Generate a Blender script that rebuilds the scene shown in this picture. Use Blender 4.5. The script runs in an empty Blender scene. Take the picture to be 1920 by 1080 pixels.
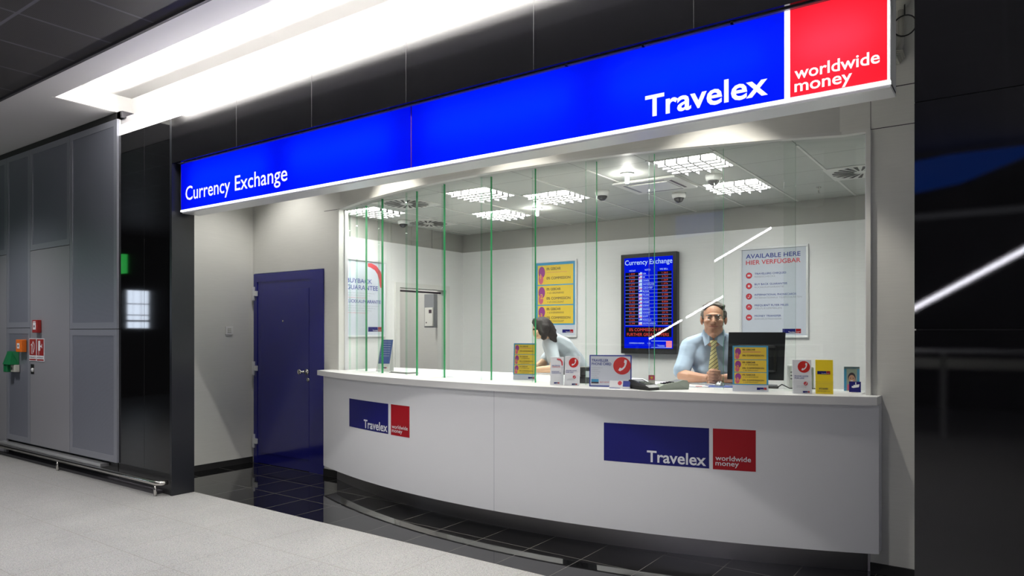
import bpy, bmesh, math, random
from mathutils import Vector, Matrix, noise
random.seed(7)
S = bpy.context.scene
C = S.collection
PI = math.pi
R_ = math.radians

# ------------------------------------------------------------------ camera, world, exposure
cam_d = bpy.data.cameras.new('camera'); cam = bpy.data.objects.new('camera', cam_d); C.objects.link(cam)
cam.location = (0, 0, 1.45); cam.rotation_euler = (R_(90), 0, R_(35.455))
cam_d.sensor_width = 36; cam_d.lens = 24.75; cam_d.shift_y = 81 / 1920
cam_d.clip_start = 0.02; cam_d.clip_end = 200
S.camera = cam
W = bpy.data.worlds.new('world'); S.world = W; W.use_nodes = True
W.node_tree.nodes['Background'].inputs[0].default_value = (.86, .88, 1, 1)
W.node_tree.nodes['Background'].inputs[1].default_value = .35
S.view_settings.view_transform = 'Standard'; S.view_settings.look = 'None'
S.view_settings.exposure = 0; S.view_settings.gamma = 1
S.view_settings.use_curve_mapping = False
S.cycles.max_bounces = 8; S.cycles.diffuse_bounces = 4; S.cycles.glossy_bounces = 5
S.cycles.transparent_max_bounces = 48; S.cycles.use_denoising = True
S.cycles.caustics_reflective = False; S.cycles.caustics_refractive = False
S.cycles.sample_clamp_indirect = 6

def lamp(name, kind, loc, rot, energy, color=(1, 1, 1), **k):
    l = bpy.data.lights.new(name, kind); l.energy = energy; l.color = color
    for a, v in k.items(): setattr(l, a, v)
    o = bpy.data.objects.new(name, l); C.objects.link(o); o.location = loc; o.rotation_euler = rot
    return o
# unseen fill spots added under the concourse ceiling to brighten floor and counter
for i, (x, y) in enumerate(((-9.0, 1.9), (-6.6, 1.2), (-4.2, 1.2), (-1.8, 1.2), (-4.2, -1.4), (-0.6, -1.0), (-7.0, -1.4), (-1.8, -2.4))):
    lamp('hall_fill_spot', 'SPOT', (x, y, 3.5), (0, 0, 0), 235, (1, .97, .95), spot_size=R_(128), spot_blend=.8, shadow_soft_size=.22)
# downlights recessed in the entrance soffit, close to the curved fascia above the glass
for x, y, e in ((-4.45, 3.93, 95), (-1.42, 3.98, 95), (-2.95, 3.75, 70)):
    lamp('entrance_downlight', 'SPOT', (x, y, 3.40), (0, 0, 0), e, (1, .95, .86), spot_size=R_(84), spot_blend=.3, shadow_soft_size=.04)
lamp('entrance_downlight', 'SPOT', (-6.1, 4.15, 3.40), (0, 0, 0), 60, (1, .97, .92), spot_size=R_(110), spot_blend=.6, shadow_soft_size=.05)
lamp('store_room_fill', 'POINT', (-6.7, 6.2, 2.4), (0, 0, 0), 36, (1, .96, .9), shadow_soft_size=.15)  # unseen point light added to brighten the room behind the doorway

# ------------------------------------------------------------------ materials
MATS = {}
def nt(name):
    m = bpy.data.materials.new(name); m.use_nodes = True; MATS[name] = m
    return m, m.node_tree.nodes, m.node_tree.links, m.node_tree.nodes['Principled BSDF']
def mat(name, col, rough=.5, metal=0, spec=.5, bump=0, bscale=60, var=0, coat=0, alpha=1):
    if name in MATS: return MATS[name]
    m, N, L, b = nt(name)
    b.inputs['Base Color'].default_value = (*col, 1); b.inputs['Roughness'].default_value = rough
    b.inputs['Metallic'].default_value = metal; b.inputs['Specular IOR Level'].default_value = spec
    b.inputs['Coat Weight'].default_value = coat
    if bump or var:
        tc = N.new('ShaderNodeTexCoord'); n = N.new('ShaderNodeTexNoise'); n.inputs['Scale'].default_value = bscale
        n.inputs['Detail'].default_value = 4; L.new(tc.outputs['Object'], n.inputs['Vector'])
        if bump:
            bp = N.new('ShaderNodeBump'); bp.inputs['Strength'].default_value = bump; bp.inputs['Distance'].default_value = .002
            L.new(n.outputs['Fac'], bp.inputs['Height']); L.new(bp.outputs['Normal'], b.inputs['Normal'])
        if var:
            r = N.new('ShaderNodeMapRange'); r.inputs[3].default_value = 1 - var; r.inputs[4].default_value = 1 + var
            x = N.new('ShaderNodeVectorMath'); x.operation = 'SCALE'; x.inputs[0].default_value = col
            L.new(n.outputs['Fac'], r.inputs[0]); L.new(r.outputs[0], x.inputs['Scale']); L.new(x.outputs[0], b.inputs['Base Color'])
    return m
def emit(name, col, s=1):
    if name in MATS: return MATS[name]
    m, N, L, b = nt(name)
    e = N.new('ShaderNodeEmission'); e.inputs[0].default_value = (*col, 1); e.inputs[1].default_value = s
    L.new(e.outputs[0], N['Material Output'].inputs[0]); return m

def gridmask(N, L, x0, y0, sx, sy, w):
    """1 on the joints of a rectangular grid laid in the object's own x/y"""
    tc = N.new('ShaderNodeTexCoord'); sp = N.new('ShaderNodeSeparateXYZ'); L.new(tc.outputs['Object'], sp.inputs[0])
    outs = []
    for ax, o0, s in ((0, x0, sx), (1, y0, sy)):
        a = N.new('ShaderNodeMath'); a.operation = 'SUBTRACT'; L.new(sp.outputs[ax], a.inputs[0]); a.inputs[1].default_value = o0 - s / 2
        p = N.new('ShaderNodeMath'); p.operation = 'PINGPONG'; L.new(a.outputs[0], p.inputs[0]); p.inputs[1].default_value = s / 2
        g = N.new('ShaderNodeMath'); g.operation = 'GREATER_THAN'; L.new(p.outputs[0], g.inputs[0]); g.inputs[1].default_value = s / 2 - w
        outs.append(g)
    mx = N.new('ShaderNodeMath'); mx.operation = 'MAXIMUM'; L.new(outs[0].outputs[0], mx.inputs[0]); L.new(outs[1].outputs[0], mx.inputs[1])
    return tc, sp, mx.outputs[0]
def mixc(N, L, f, a, b):
    m = N.new('ShaderNodeMix'); m.data_type = 'RGBA'
    if hasattr(f, 'links'): L.new(f, m.inputs[0])
    else: m.inputs[0].default_value = f
    for i, v in ((6, a), (7, b)):
        if hasattr(v, 'links'): L.new(v, m.inputs[i])
        else: m.inputs[i].default_value = (*v, 1)
    return m.outputs[2]

# granite
m, N, L, b = nt('granite')
tc, sp, g = gridmask(N, L, -6.06, 3.515, .61, .61, .003)
n1 = N.new('ShaderNodeTexNoise'); n1.inputs['Scale'].default_value = 150; n1.inputs['Detail'].default_value = 6; n1.inputs['Roughness'].default_value = .75; L.new(tc.outputs['Object'], n1.inputs[0])
v1 = N.new('ShaderNodeTexVoronoi'); v1.inputs['Scale'].default_value = 150; L.new(tc.outputs['Object'], v1.inputs[0])
n2 = N.new('ShaderNodeTexNoise'); n2.inputs['Scale'].default_value = 3; L.new(tc.outputs['Object'], n2.inputs[0])
cr = N.new('ShaderNodeValToRGB'); cr.color_ramp.elements[0].position = .38; cr.color_ramp.elements[0].color = (.085, .080, .070, 1)
cr.color_ramp.elements[1].position = .60; cr.color_ramp.elements[1].color = (.37, .355, .315, 1); L.new(n1.outputs[0], cr.inputs[0])
c1 = mixc(N, L, .16, cr.outputs[0], v1.outputs['Color'])
hs = N.new('ShaderNodeHueSaturation'); hs.inputs['Saturation'].default_value = .18; L.new(c1, hs.inputs['Color'])
rr = N.new('ShaderNodeMapRange'); rr.inputs[3].default_value = .92; rr.inputs[4].default_value = 1.15; L.new(n2.outputs[0], rr.inputs[0]); L.new(rr.outputs[0], hs.inputs['Value'])
mm = N.new('ShaderNodeMath'); mm.operation = 'MULTIPLY'; mm.inputs[1].default_value = .6; L.new(g, mm.inputs[0])
L.new(mixc(N, L, mm.outputs[0], hs.outputs[0], (.2, .18, .15)), b.inputs['Base Color']); b.inputs['Roughness'].default_value = .42
# black floor tile
m, N, L, b = nt('black_tile')
tc, sp, g = gridmask(N, L, -3.81, 3.512, .393, .386, .0022)
L.new(mixc(N, L, g, (.006, .006, .0065), (.085, .082, .075)), b.inputs['Base Color'])
b.inputs['Specular IOR Level'].default_value = .85
rr = N.new('ShaderNodeMapRange'); rr.inputs[3].default_value = .035; rr.inputs[4].default_value = .5; L.new(g, rr.inputs[0]); L.new(rr.outputs[0], b.inputs['Roughness'])
# dark ribbed ceiling panels
m, N, L, b = nt('ribbed_ceiling')
tc, sp, g = gridmask(N, L, -4.79, 1.90, .593, .61, .011)
wv = N.new('ShaderNodeTexWave'); wv.inputs['Scale'].default_value = 26; wv.bands_direction = 'X'; L.new(tc.outputs['Object'], wv.inputs[0])
c = mixc(N, L, wv.outputs['Fac'], (.010, .0095, .010), (.085, .078, .08))
L.new(mixc(N, L, g, c, (.12, .115, .135)), b.inputs['Base Color']); b.inputs['Roughness'].default_value = .5
# booth ceiling tiles
m, N, L, b = nt('ceiling_tile')
tc, sp, g = gridmask(N, L, -1.145, 4.65, .488, .49, .003)
vo = N.new('ShaderNodeTexVoronoi'); vo.inputs['Scale'].default_value = 90; L.new(tc.outputs['Object'], vo.inputs[0])
L.new(mixc(N, L, g, (.50, .52, .49), (.22, .22, .21)), b.inputs['Base Color']); b.inputs['Roughness'].default_value = .6
# perforated sheet
m, N, L, b = nt('perforated_sheet')
tc = N.new('ShaderNodeTexCoord'); mp = N.new('ShaderNodeMapping'); mp.inputs['Scale'].default_value = (1, 0.0, 1); L.new(tc.outputs['Object'], mp.inputs[0])
vo = N.new('ShaderNodeTexVoronoi'); vo.inputs['Scale'].default_value = 170; vo.inputs['Randomness'].default_value = 0; L.new(mp.outputs[0], vo.inputs[0])
lt = N.new('ShaderNodeMath'); lt.operation = 'LESS_THAN'; lt.inputs[1].default_value = .30; L.new(vo.outputs['Distance'], lt.inputs[0])
L.new(mixc(N, L, lt.outputs[0], (.25, .265, .32), (.08, .08, .10)), b.inputs['Base Color']); b.inputs['Metallic'].default_value = .35; b.inputs['Roughness'].default_value = .42
# wallpaper with a fine horizontal grain
def paper(name, col, rough=.55):
    m, N, L, b = nt(name)
    tc = N.new('ShaderNodeTexCoord'); mp = N.new('ShaderNodeMapping'); mp.inputs['Scale'].default_value = (6, 6, 130); L.new(tc.outputs['Object'], mp.inputs[0])
    n = N.new('ShaderNodeTexNoise'); n.inputs['Scale'].default_value = 1; n.inputs['Detail'].default_value = 3; L.new(mp.outputs[0], n.inputs[0])
    r = N.new('ShaderNodeMapRange'); r.inputs[3].default_value = .94; r.inputs[4].default_value = 1.04
    x = N.new('ShaderNodeVectorMath'); x.operation = 'SCALE'; x.inputs[0].default_value = col
    L.new(n.outputs[0], r.inputs[0]); L.new(r.outputs[0], x.inputs['Scale']); L.new(x.outputs[0], b.inputs['Base Color'])
    bp = N.new('ShaderNodeBump'); bp.inputs['Strength'].default_value = .15; bp.inputs['Distance'].default_value = .001
    L.new(n.outputs[0], bp.inputs['Height']); L.new(bp.outputs[0], b.inputs['Normal']); b.inputs['Roughness'].default_value = rough
    return m
paper('booth_wall', (.84, .84, .83)); paper('entrance_wall', (.70, .70, .66))
# glass: clear pane with mirror-like surface reflection
def glassmat(name, tint, ior=1.5, rough=0):
    m, N, L, b = nt(name); N.remove(b)
    t = N.new('ShaderNodeBsdfTransparent'); t.inputs[0].default_value = (*tint, 1)
    gl = N.new('ShaderNodeBsdfGlossy'); gl.inputs['Roughness'].default_value = rough
    lw = N.new('ShaderNodeLayerWeight'); lw.inputs[0].default_value = .5
    pw = N.new('ShaderNodeMath'); pw.operation = 'POWER'; pw.inputs[1].default_value = 5; L.new(lw.outputs['Facing'], pw.inputs[0])
    f0 = ((ior - 1) / (ior + 1)) ** 2
    fr = N.new('ShaderNodeMath'); fr.operation = 'MULTIPLY_ADD'; fr.inputs[1].default_value = 1 - f0; fr.inputs[2].default_value = f0; L.new(pw.outputs[0], fr.inputs[0])
    mx = N.new('ShaderNodeMixShader'); L.new(fr.outputs[0], mx.inputs[0]); L.new(t.outputs[0], mx.inputs[1]); L.new(gl.outputs[0], mx.inputs[2])
    L.new(mx.outputs[0], N['Material Output'].inputs[0]); return m
glassmat('pane_glass', (.975, .99, .98), 1.42); glassmat('acrylic', (.97, .98, .98), 1.35, .3)
# ground green edge of the thick glass
m, N, L, b = nt('glass_edge')
t = N.new('ShaderNodeBsdfTransparent'); t.inputs[0].default_value = (.35, .75, .5, 1)
tr = N.new('ShaderNodeBsdfTranslucent'); tr.inputs[0].default_value = (.06, .42, .16, 1)
b.inputs['Base Color'].default_value = (.03, .26, .09, 1); b.inputs['Roughness'].default_value = .12
m1 = N.new('ShaderNodeMixShader'); m1.inputs[0].default_value = .5; L.new(b.outputs[0], m1.inputs[1]); L.new(tr.outputs[0], m1.inputs[2])
m2 = N.new('ShaderNodeMixShader'); m2.inputs[0].default_value = .12; L.new(m1.outputs[0], m2.inputs[1]); L.new(t.outputs[0], m2.inputs[2])
L.new(m2.outputs[0], N['Material Output'].inputs[0])
glassmat('glass_edge_clear', (.72, .9, .8), 1.5)
# back-lit acrylic faces of the sign
def litface(name, base, trans):
    m, N, L, b = nt(name); N.remove(b)
    e = N.new('ShaderNodeEmission'); e.inputs[0].default_value = (*base, 1)
    tr = N.new('ShaderNodeBsdfTranslucent'); tr.inputs[0].default_value = (*trans, 1)
    gl = N.new('ShaderNodeBsdfGlossy'); gl.inputs[0].default_value = (.03, .03, .03, 1); gl.inputs['Roughness'].default_value = .15
    a = N.new('ShaderNodeAddShader'); L.new(e.outputs[0], a.inputs[0]); L.new(tr.outputs[0], a.inputs[1])
    a2 = N.new('ShaderNodeAddShader'); L.new(a.outputs[0], a2.inputs[0]); L.new(gl.outputs[0], a2.inputs[1])
    L.new(a2.outputs[0], N['Material Output'].inputs[0]); return m
litface('sign_blue', (0, 0, .66), (.0, .006, .22)); litface('sign_red', (.78, 0, .008), (.25, .012, .022)); litface('sign_white', (.95, .95, .95), (.9, .9, .9))

mat('white_laminate', (.75, .76, .79), .38, spec=.4); mat('white_top', (.82, .82, .82), .3, spec=.4)
mat('white_paint', (.72, .72, .69), .45); mat('white_plastic', (.78, .78, .76), .35)
mat('upper_band', (.38, .375, .35), .7); mat('alu', (.72, .73, .74), .3, .85); mat('white_alu', (.80, .81, .82), .3, .3)
mat('steel', (.62, .60, .57), .22, 1); mat('kick_steel', (.36, .35, .36), .38, .95, bump=.1, bscale=200)
mat('black_gloss', (.004, .004, .0045), .04, spec=.45); mat('black_satin', (.005, .005, .006), .10, spec=.35)
m, N, L, b = nt('black_orange_peel')
tc = N.new('ShaderNodeTexCoord'); n = N.new('ShaderNodeTexNoise'); n.inputs['Scale'].default_value = 900; L.new(tc.outputs['Object'], n.inputs[0])
bp = N.new('ShaderNodeBump'); bp.inputs['Strength'].default_value = .03; bp.inputs['Distance'].default_value = .0002; L.new(n.outputs[0], bp.inputs['Height']); L.new(bp.outputs[0], b.inputs['Normal'])
b.inputs['Base Color'].default_value = (.004, .004, .0048, 1); b.inputs['Roughness'].default_value = .02
mat('black_matte', (.012, .012, .012), .6); mat('dark_trim', (.05, .047, .055), .5); mat('plinth', (.015, .015, .017), .35)
mat('panel_grey', (.28, .29, .335), .4, .35); mat('panel_plain', (.31, .31, .34), .42, .3)
mat('soffit_white', (.66, .645, .66), .6); mat('cove_white', (.85, .84, .82), .6); mat('sign_dark', (.16, .16, .19), .35, .4)
mat('seam_purple', (.06, 0, .16), .5); mat('door_blue', (.014, .016, .21), .12, spec=.5, coat=.3); mat('booth_floor', (.12, .12, .13), .5)
mat('logo_blue', (.009, .010, .14), .4, spec=.25); mat('logo_red', (.36, .005, .013), .4, spec=.25); mat('print_white', (.75, .76, .8), .4)
mat('poster_white', (.58, .62, .70), .35); mat('text_blue', (.03, .05, .30), .4); mat('text_red', (.62, .06, .08), .4); mat('text_grey', (.30, .32, .38), .5)
mat('promo_blue', (.06, .30, .52), .35); mat('promo_yellow', (.78, .56, .06), .35); mat('promo_purple', (.30, .05, .26), .4); mat('promo_pink', (.62, .12, .2), .4)
mat('ink', (.05, .03, .05), .5); mat('ball_red', (.55, .025, .02), .3); mat('yellow', (.88, .66, .01), .4); mat('plastic_black', (.008, .008, .009), .35)
mat('plastic_grey', (.30, .34, .29), .4); mat('rubber', (.01, .01, .01), .5); mat('red_box', (.30, .015, .012), .35); mat('orange_box', (.75, .16, .01), .35)
mat('green_box', (.005, .16, .05), .3); mat('beige', (.5, .5, .44), .5); mat('mat_blue', (.05, .09, .30), .6)
mat('dome_smoke', (.02, .02, .025), .08); mat('grey_cabinet', (.25, .26, .29), .5)
mat('skin', (.56, .30, .20), .48, var=.08, bscale=40); mat('skin_w', (.60, .38, .24), .5); mat('hair_grey', (.13, .115, .105), .7, bump=.8, bscale=120, var=.45)
mat('hair_black', (.022, .016, .015), .75, bump=.6, bscale=120); mat('lip', (.42, .16, .13), .5); mat('eye_white', (.7, .68, .65), .25); mat('eye_dark', (.03, .02, .015), .2)
mat('shirt_blue', (.42, .53, .68), .75, bump=.3, bscale=30, var=.07); mat('shirt_grey', (.50, .56, .60), .8, bump=.2, bscale=20); mat('trousers', (.02, .022, .03), .8)
mat('shirt_white', (.62, .66, .66), .8)
m, N, L, b = nt('tie_cloth')
tc = N.new('ShaderNodeTexCoord'); mp = N.new('ShaderNodeMapping'); mp.inputs['Rotation'].default_value = (0, R_(40), 0); L.new(tc.outputs['Object'], mp.inputs[0])
wv = N.new('ShaderNodeTexWave'); wv.bands_direction = 'Z'; wv.inputs['Scale'].default_value = 14; L.new(mp.outputs[0], wv.inputs[0])
cr = N.new('ShaderNodeValToRGB'); cr.color_ramp.interpolation = 'CONSTANT'; cr.color_ramp.elements[0].color = (.10, .10, .06, 1)
cr.color_ramp.elements[1].position = .09; cr.color_ramp.elements[1].color = (.76, .71, .34, 1)
L.new(wv.outputs['Fac'], cr.inputs[0]); L.new(cr.outputs[0], b.inputs['Base Color']); b.inputs['Roughness'].default_value = .6
emit('troffer_light', (1, .99, .95), 62); emit('tube_cove', (1, .97, .93), 110); emit('bulb', (1, .97, .92), 170); emit('sign_tube', (1, 1, 1), 26)
emit('screen_blue', (0, .008, .75), 1); emit('screen_black', (.006, .006, .01), 1); emit('screen_red', (1, .10, .08), .8); emit('screen_white', (.55, .75, 1), 1); emit('screen_pink', (.9, .25, .35), 1)
emit('hall_tube', (.92, .9, 1), 45); emit('hall_window', (.75, .85, 1), 9); emit('exit_green', (.05, .7, .12), 3); emit('exit_white', (.8, 1, .85), 5); emit('far_sign_blue', (0, .12, .9), 1.1)
emit('letter_white', (1, 1, 1), 1.1)

# ------------------------------------------------------------------ mesh helpers
class MB:
    def __init__(s): s.v = []; s.f = []; s.m = []; s.ms = []; s.sm = []
    def mi(s, m):
        if m not in s.ms: s.ms.append(m)
        return s.ms.index(m)
    def add(s, vs, fs, m, smooth=False, T=None):
        o = len(s.v); s.v += [tuple(T @ Vector(v)) if T else tuple(v) for v in vs]
        i = s.mi(m)
        for f in fs: s.f.append([o + k for k in f]); s.m.append(i); s.sm.append(smooth)
        return s
    def box(s, a, b, m, T=None, bevel=0):
        (x0, y0, z0), (x1, y1, z1) = a, b
        if bevel:
            bm = bmesh.new(); bmesh.ops.create_cube(bm, size=1)
            for v in bm.verts: v.co = Vector(((x0 + x1) / 2 + v.co.x * (x1 - x0), (y0 + y1) / 2 + v.co.y * (y1 - y0), (z0 + z1) / 2 + v.co.z * (z1 - z0)))
            bmesh.ops.bevel(bm, geom=bm.edges[:], offset=bevel, segments=2, affect='EDGES', profile=.5)
            return s.addbm(bm, m, T=T)
        vs = [(x, y, z) for x in (x0, x1) for y in (y0, y1) for z in (z0, z1)]
        return s.add(vs, [(0, 1, 3, 2), (4, 6, 7, 5), (0, 4, 5, 1), (2, 3, 7, 6), (0, 2, 6, 4), (1, 5, 7, 3)], m, T=T)
    def addbm(s, bm, m, smooth=False, T=None):
        bm.verts.ensure_lookup_table()
        s.add([v.co.copy() for v in bm.verts], [[v.index for v in f.verts] for f in bm.faces], m, smooth, T); bm.free(); return s
    def prism(s, poly, z0, z1, m, T=None, smooth=False):
        n = len(poly); vs = [(x, y, z0) for x, y in poly] + [(x, y, z1) for x, y in poly]
        s.add(vs, [list(range(n))[::-1], list(range(n, 2 * n))], m, T=T)
        o = len(s.v) - 2 * n; i = s.mi(m)
        for k in range(n): s.f.append([o + k, o + (k + 1) % n, o + n + (k + 1) % n, o + n + k]); s.m.append(i); s.sm.append(smooth)
        return s
    def lathe(s, prof, m, n=24, T=None, smooth=True):
        vs = [(r * math.cos(2 * PI * k / n), r * math.sin(2 * PI * k / n), z) for r, z in prof for k in range(n)]
        fs = [(j * n + k, j * n + (k + 1) % n, (j + 1) * n + (k + 1) % n, (j + 1) * n + k) for j in range(len(prof) - 1) for k in range(n)]
        fs += [list(range(n))[::-1], [(len(prof) - 1) * n + k for k in range(n)]]
        return s.add(vs, fs, m, smooth, T)
    def tube(s, pts, r, m, n=12, smooth=True):
        pts = [Vector(p) for p in pts]; vs = []; up = None
        for i, p in enumerate(pts):
            t = (pts[min(i + 1, len(pts) - 1)] - pts[max(i - 1, 0)]).normalized()
            if up is None: up = Vector((0, 0, 1)) if abs(t.z) < .9 else Vector((0, 1, 0))
            a = t.cross(up).normalized(); b2 = a.cross(t).normalized(); up = b2
            vs += [p + (a * math.cos(2 * PI * k / n) + b2 * math.sin(2 * PI * k / n)) * r for k in range(n)]
        fs = [(j * n + k, j * n + (k + 1) % n, (j + 1) * n + (k + 1) % n, (j + 1) * n + k) for j in range(len(pts) - 1) for k in range(n)]
        fs += [list(range(n))[::-1], [(len(pts) - 1) * n + k for k in range(n)]]
        return s.add(vs, fs, m, smooth)
    def build(s, name, parent=None, label=None, cat=None, group=None, kind=None, loc=None, rotz=0):
        me = bpy.data.meshes.new(name); me.from_pydata([tuple(v) for v in s.v], [], s.f)
        for mn in s.ms: me.materials.append(MATS[mn])
        me.polygons.foreach_set('material_index', s.m); me.polygons.foreach_set('use_smooth', s.sm); me.update()
        o = bpy.data.objects.new(name, me); C.objects.link(o)
        if parent: o.parent = parent
        if loc: o.location = loc
        if rotz: o.rotation_euler = (0, 0, rotz)
        return tag(o, label, cat, group, kind)
def tag(o, label=None, cat=None, group=None, kind=None):
    if label: o['label'] = label
    if cat: o['category'] = cat
    if group: o['group'] = group
    if kind: o['kind'] = kind
    return o
def thing(name, label, cat, loc=(0, 0, 0), rotz=0, group=None):
    o = bpy.data.objects.new(name, None); C.objects.link(o); o.location = loc; o.rotation_euler = (0, 0, rotz); o.empty_display_size = .1
    return tag(o, label, cat, group)
def struct(mb, name, parent=None, **k): return mb.build(name, parent, kind='structure', **k)
def copy_tree(o, parent=None):
    c = o.copy(); C.objects.link(c); c.parent = parent
    for ch in list(o.children): copy_tree(ch, c)
    return c
def at(o, loc, rotz=None, label=None):
    o.location = loc
    if rotz is not None: o.rotation_euler = (0, 0, rotz)
    if label: o['label'] = label
    return o

_tc = {}
def text_geo(txt, bold=0):
    """flat letters: left bottom at 0,0, width and cap height as drawn, returned as verts, faces, width, height"""
    if (txt, bold) in _tc: return _tc[(txt, bold)]
    cu = bpy.data.curves.new('t', 'FONT'); cu.body = txt; cu.size = 1; cu.offset = bold; cu.resolution_u = 3
    o = bpy.data.objects.new('t', cu); C.objects.link(o)
    dg = bpy.context.evaluated_depsgraph_get(); dg.update()
    me = bpy.data.meshes.new_from_object(o.evaluated_get(dg))
    vs = [(v.co.x, v.co.y) for v in me.vertices]; fs = [tuple(p.vertices) for p in me.polygons]
    bpy.data.objects.remove(o); bpy.data.curves.remove(cu); bpy.data.meshes.remove(me)
    x0 = min(v[0] for v in vs); x1 = max(v[0] for v in vs)
    vs = [(x - x0, y) for x, y in vs]
    _tc[(txt, bold)] = (vs, fs, x1 - x0); return _tc[(txt, bold)]
_g = text_geo('H'); CAP = max(v[1] for v in _g[0])
class Flat:
    """draws flat shapes on a surface; P(u, v, w) gives the 3-D point, w = millimetres off the surface"""
    def __init__(s, mb, P, step=.0006): s.mb = mb; s.P = P; s.step = step
    def poly(s, pts, m, lay=1):
        s.mb.add([s.P(u, v, lay * s.step) for u, v in pts], [list(range(len(pts)))], m)
    def rect(s, u0, v0, u1, v1, m, lay=1): s.poly([(u0, v0), (u1, v0), (u1, v1), (u0, v1)], m, lay)
    def disc(s, u, v, r, m, lay=1, ry=None, n=28):
        ry = ry or r; s.poly([(u + r * math.cos(2 * PI * k / n), v + ry * math.sin(2 * PI * k / n)) for k in range(n)], m, lay)
    def text(s, t, u, v, h, m, lay=2, w=None, bold=0, right=None):
        """h: cap height; w: total width wanted"""
        faux = bold * h if 0 < bold < .015 else 0
        if faux:
            w0 = w or text_geo(t, 0)[2] * h / CAP; u0 = u if right is None else right - w0
            for q, (dx, dy) in enumerate(((-faux, 0), (faux, 0), (0, faux), (0, -faux))): s.text(t, u0 + dx * 1.6, v + dy * 1.6, h, m, lay + .22 * q, w0)
            return
        vs, fs, tw = text_geo(t, bold); k = h / CAP; kx = (w / tw) if w else k
        if right is not None: u = right - tw * kx
        s.mb.add([s.P(u + x * kx, v + y * k, lay * s.step) for x, y in vs], fs, m)
def strokes(F, pts, w, m, lay=2):
    """a polyline with thickness (list of (u, v, halfwidth-factor))"""
    L_, R2 = [], []
    for i, p in enumerate(pts):
        a = pts[max(i - 1, 0)]; b2 = pts[min(i + 1, len(pts) - 1)]
        dx, dy = b2[0] - a[0], b2[1] - a[1]; d = math.hypot(dx, dy) or 1; k = w * (p[2] if len(p) > 2 else 1)
        L_.append((p[0] - dy / d * k, p[1] + dx / d * k)); R2.append((p[0] + dy / d * k, p[1] - dx / d * k))
    for i in range(len(pts) - 1): F.poly([L_[i], R2[i], R2[i + 1], L_[i + 1]], m, lay)
def mini_logo(F, u, v, w, bl='logo_blue', rd='logo_red', tx='print_white', lay=2):
    h = w * .255
    F.rect(u, v, u + w * .70, v + h, bl, lay); F.rect(u + w * .72, v, u + w, v + h, rd, lay)
    F.text('Travelex', u, v + h * .10, h * .32, tx, lay + 1, w=w * .36, bold=.012, right=u + w * .68)
    F.text('worldwide', u + w * .735, v + h * .30, h * .17, tx, lay + 1, w=w * .22)
    F.text('money', u + w * .735, v + h * .10, h * .17, tx, lay + 1, w=w * .15)
def handset(F, u, v, r, m, lay=3):
    strokes(F, [(u + r * .25, v + r * .55, 1.6), (u + r * .38, v + r * .52, 1.8), (u + r * .42, v + r * .25, .9), (u + r * .30, v - r * .1, .8), (u + r * .05, v - r * .36, .9), (u - r * .22, v - r * .42, 1.8), (u - r * .34, v - r * .36, 1.6)], r * .11, m, lay)
def phone_ball(F, u, v, r, lay=2, ball='ball_red', tel='print_white'):
    F.disc(u, v, r, ball, lay); handset(F, u, v, r, tel, lay + 1)

# ------------------------------------------------------------------ arcs of the counter front
def arc_pt(c, R, th): return (c[0] + R * math.sin(th), c[1] - R * math.cos(th))
def arc(c, R, x0, x1, n=48):
    a0 = math.asin((x0 - c[0]) / R); a1 = math.asin((x1 - c[0]) / R)
    return [arc_pt(c, R, a0 + (a1 - a0) * k / n) for k in range(n + 1)]
CF = (-3.15, 10.56); RF = 6.48        # counter front
CK = (-3.169, 10.324); RK = 6.117     # recessed steel kick plate
CH = (-3.171, 10.494); RH = 6.235     # curved fascia above the glass
RG = 6.115                            # line of the glass

# ------------------------------------------------------------------ floors
struct(MB().box((-16, -9, -.1), (8, 3.515, 0), 'granite'), 'floor')
struct(MB().box((-7.6, 3.515, -.1), (1, 4.8, 0), 'black_tile'), 'floor_entrance')
struct(MB().box((-7.6, 4.8, -.1), (0, 7.8, 0), 'booth_floor'), 'floor_booth')

mat('louvre', (.12, .12, .12), .5)
mat('column_side', (.009, .010, .014), .3)
mat('hall_dark', (.05, .05, .055), .8)
struct(MB().box((-26, -9.2, 0), (8, -9, 3.6), 'hall_dark'), 'wall_hall_rear')
struct(MB().box((-16.2, -9, 0), (-16, 3.5, 3.6), 'hall_dark'), 'wall_hall_left')
b = MB(); b.box((-16, -1.62, 1.5), (-15.97, -1.12, 2.38), 'dark_trim')
for y0, y1 in ((-1.60, -1.45), (-1.43, -1.27), (-1.255, -1.14)):
    for z0, z1 in ((1.52, 1.66), (1.70, 1.80), (1.82, 2.05), (2.07, 2.36)): b.box((-15.97, y0, z0), (-15.96, y1, z1), 'hall_window')
struct(b, 'window_1')

# ------------------------------------------------------------------ entrance walls
b = MB(); b.box((-6.96, 3.515, 0), (-6.88, 4.7, 3.45), 'entrance_wall'); struct(b, 'wall_left')
struct(MB().box((-6.88, 3.515, 0), (-6.868, 4.69, .062), 'black_matte'), 'baseboard_left')
b = MB(); b.box((-7.5, 4.7, 0), (-6.847, 4.78, 3.45), 'entrance_wall'); b.box((-6.845, 4.7, 2.085), (-5.68, 4.78, 3.45), 'entrance_wall')
b.box((-5.68, 4.7, 0), (-5.435, 4.78, 3.45), 'entrance_wall'); b.box((-5.68, 4.6992, 2.660), (-5.44, 4.701, 2.665), 'dark_trim')
struct(b, 'wall_front_left')
b = MB(); b.box((-.70, 4.7, 0), (.6, 4.78, 3.45), 'entrance_wall'); b.box((-.70, 4.6992, 2.660), (.6, 4.701, 2.665), 'dark_trim'); b.box((-.70, 4.6992, 2.892), (.6, 4.701, 2.898), 'dark_trim')
b.box((-.70, 4.6992, 2.665), (-.697, 4.701, 3.45), 'dark_trim')
struct(b, 'wall_front_right')
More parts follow.
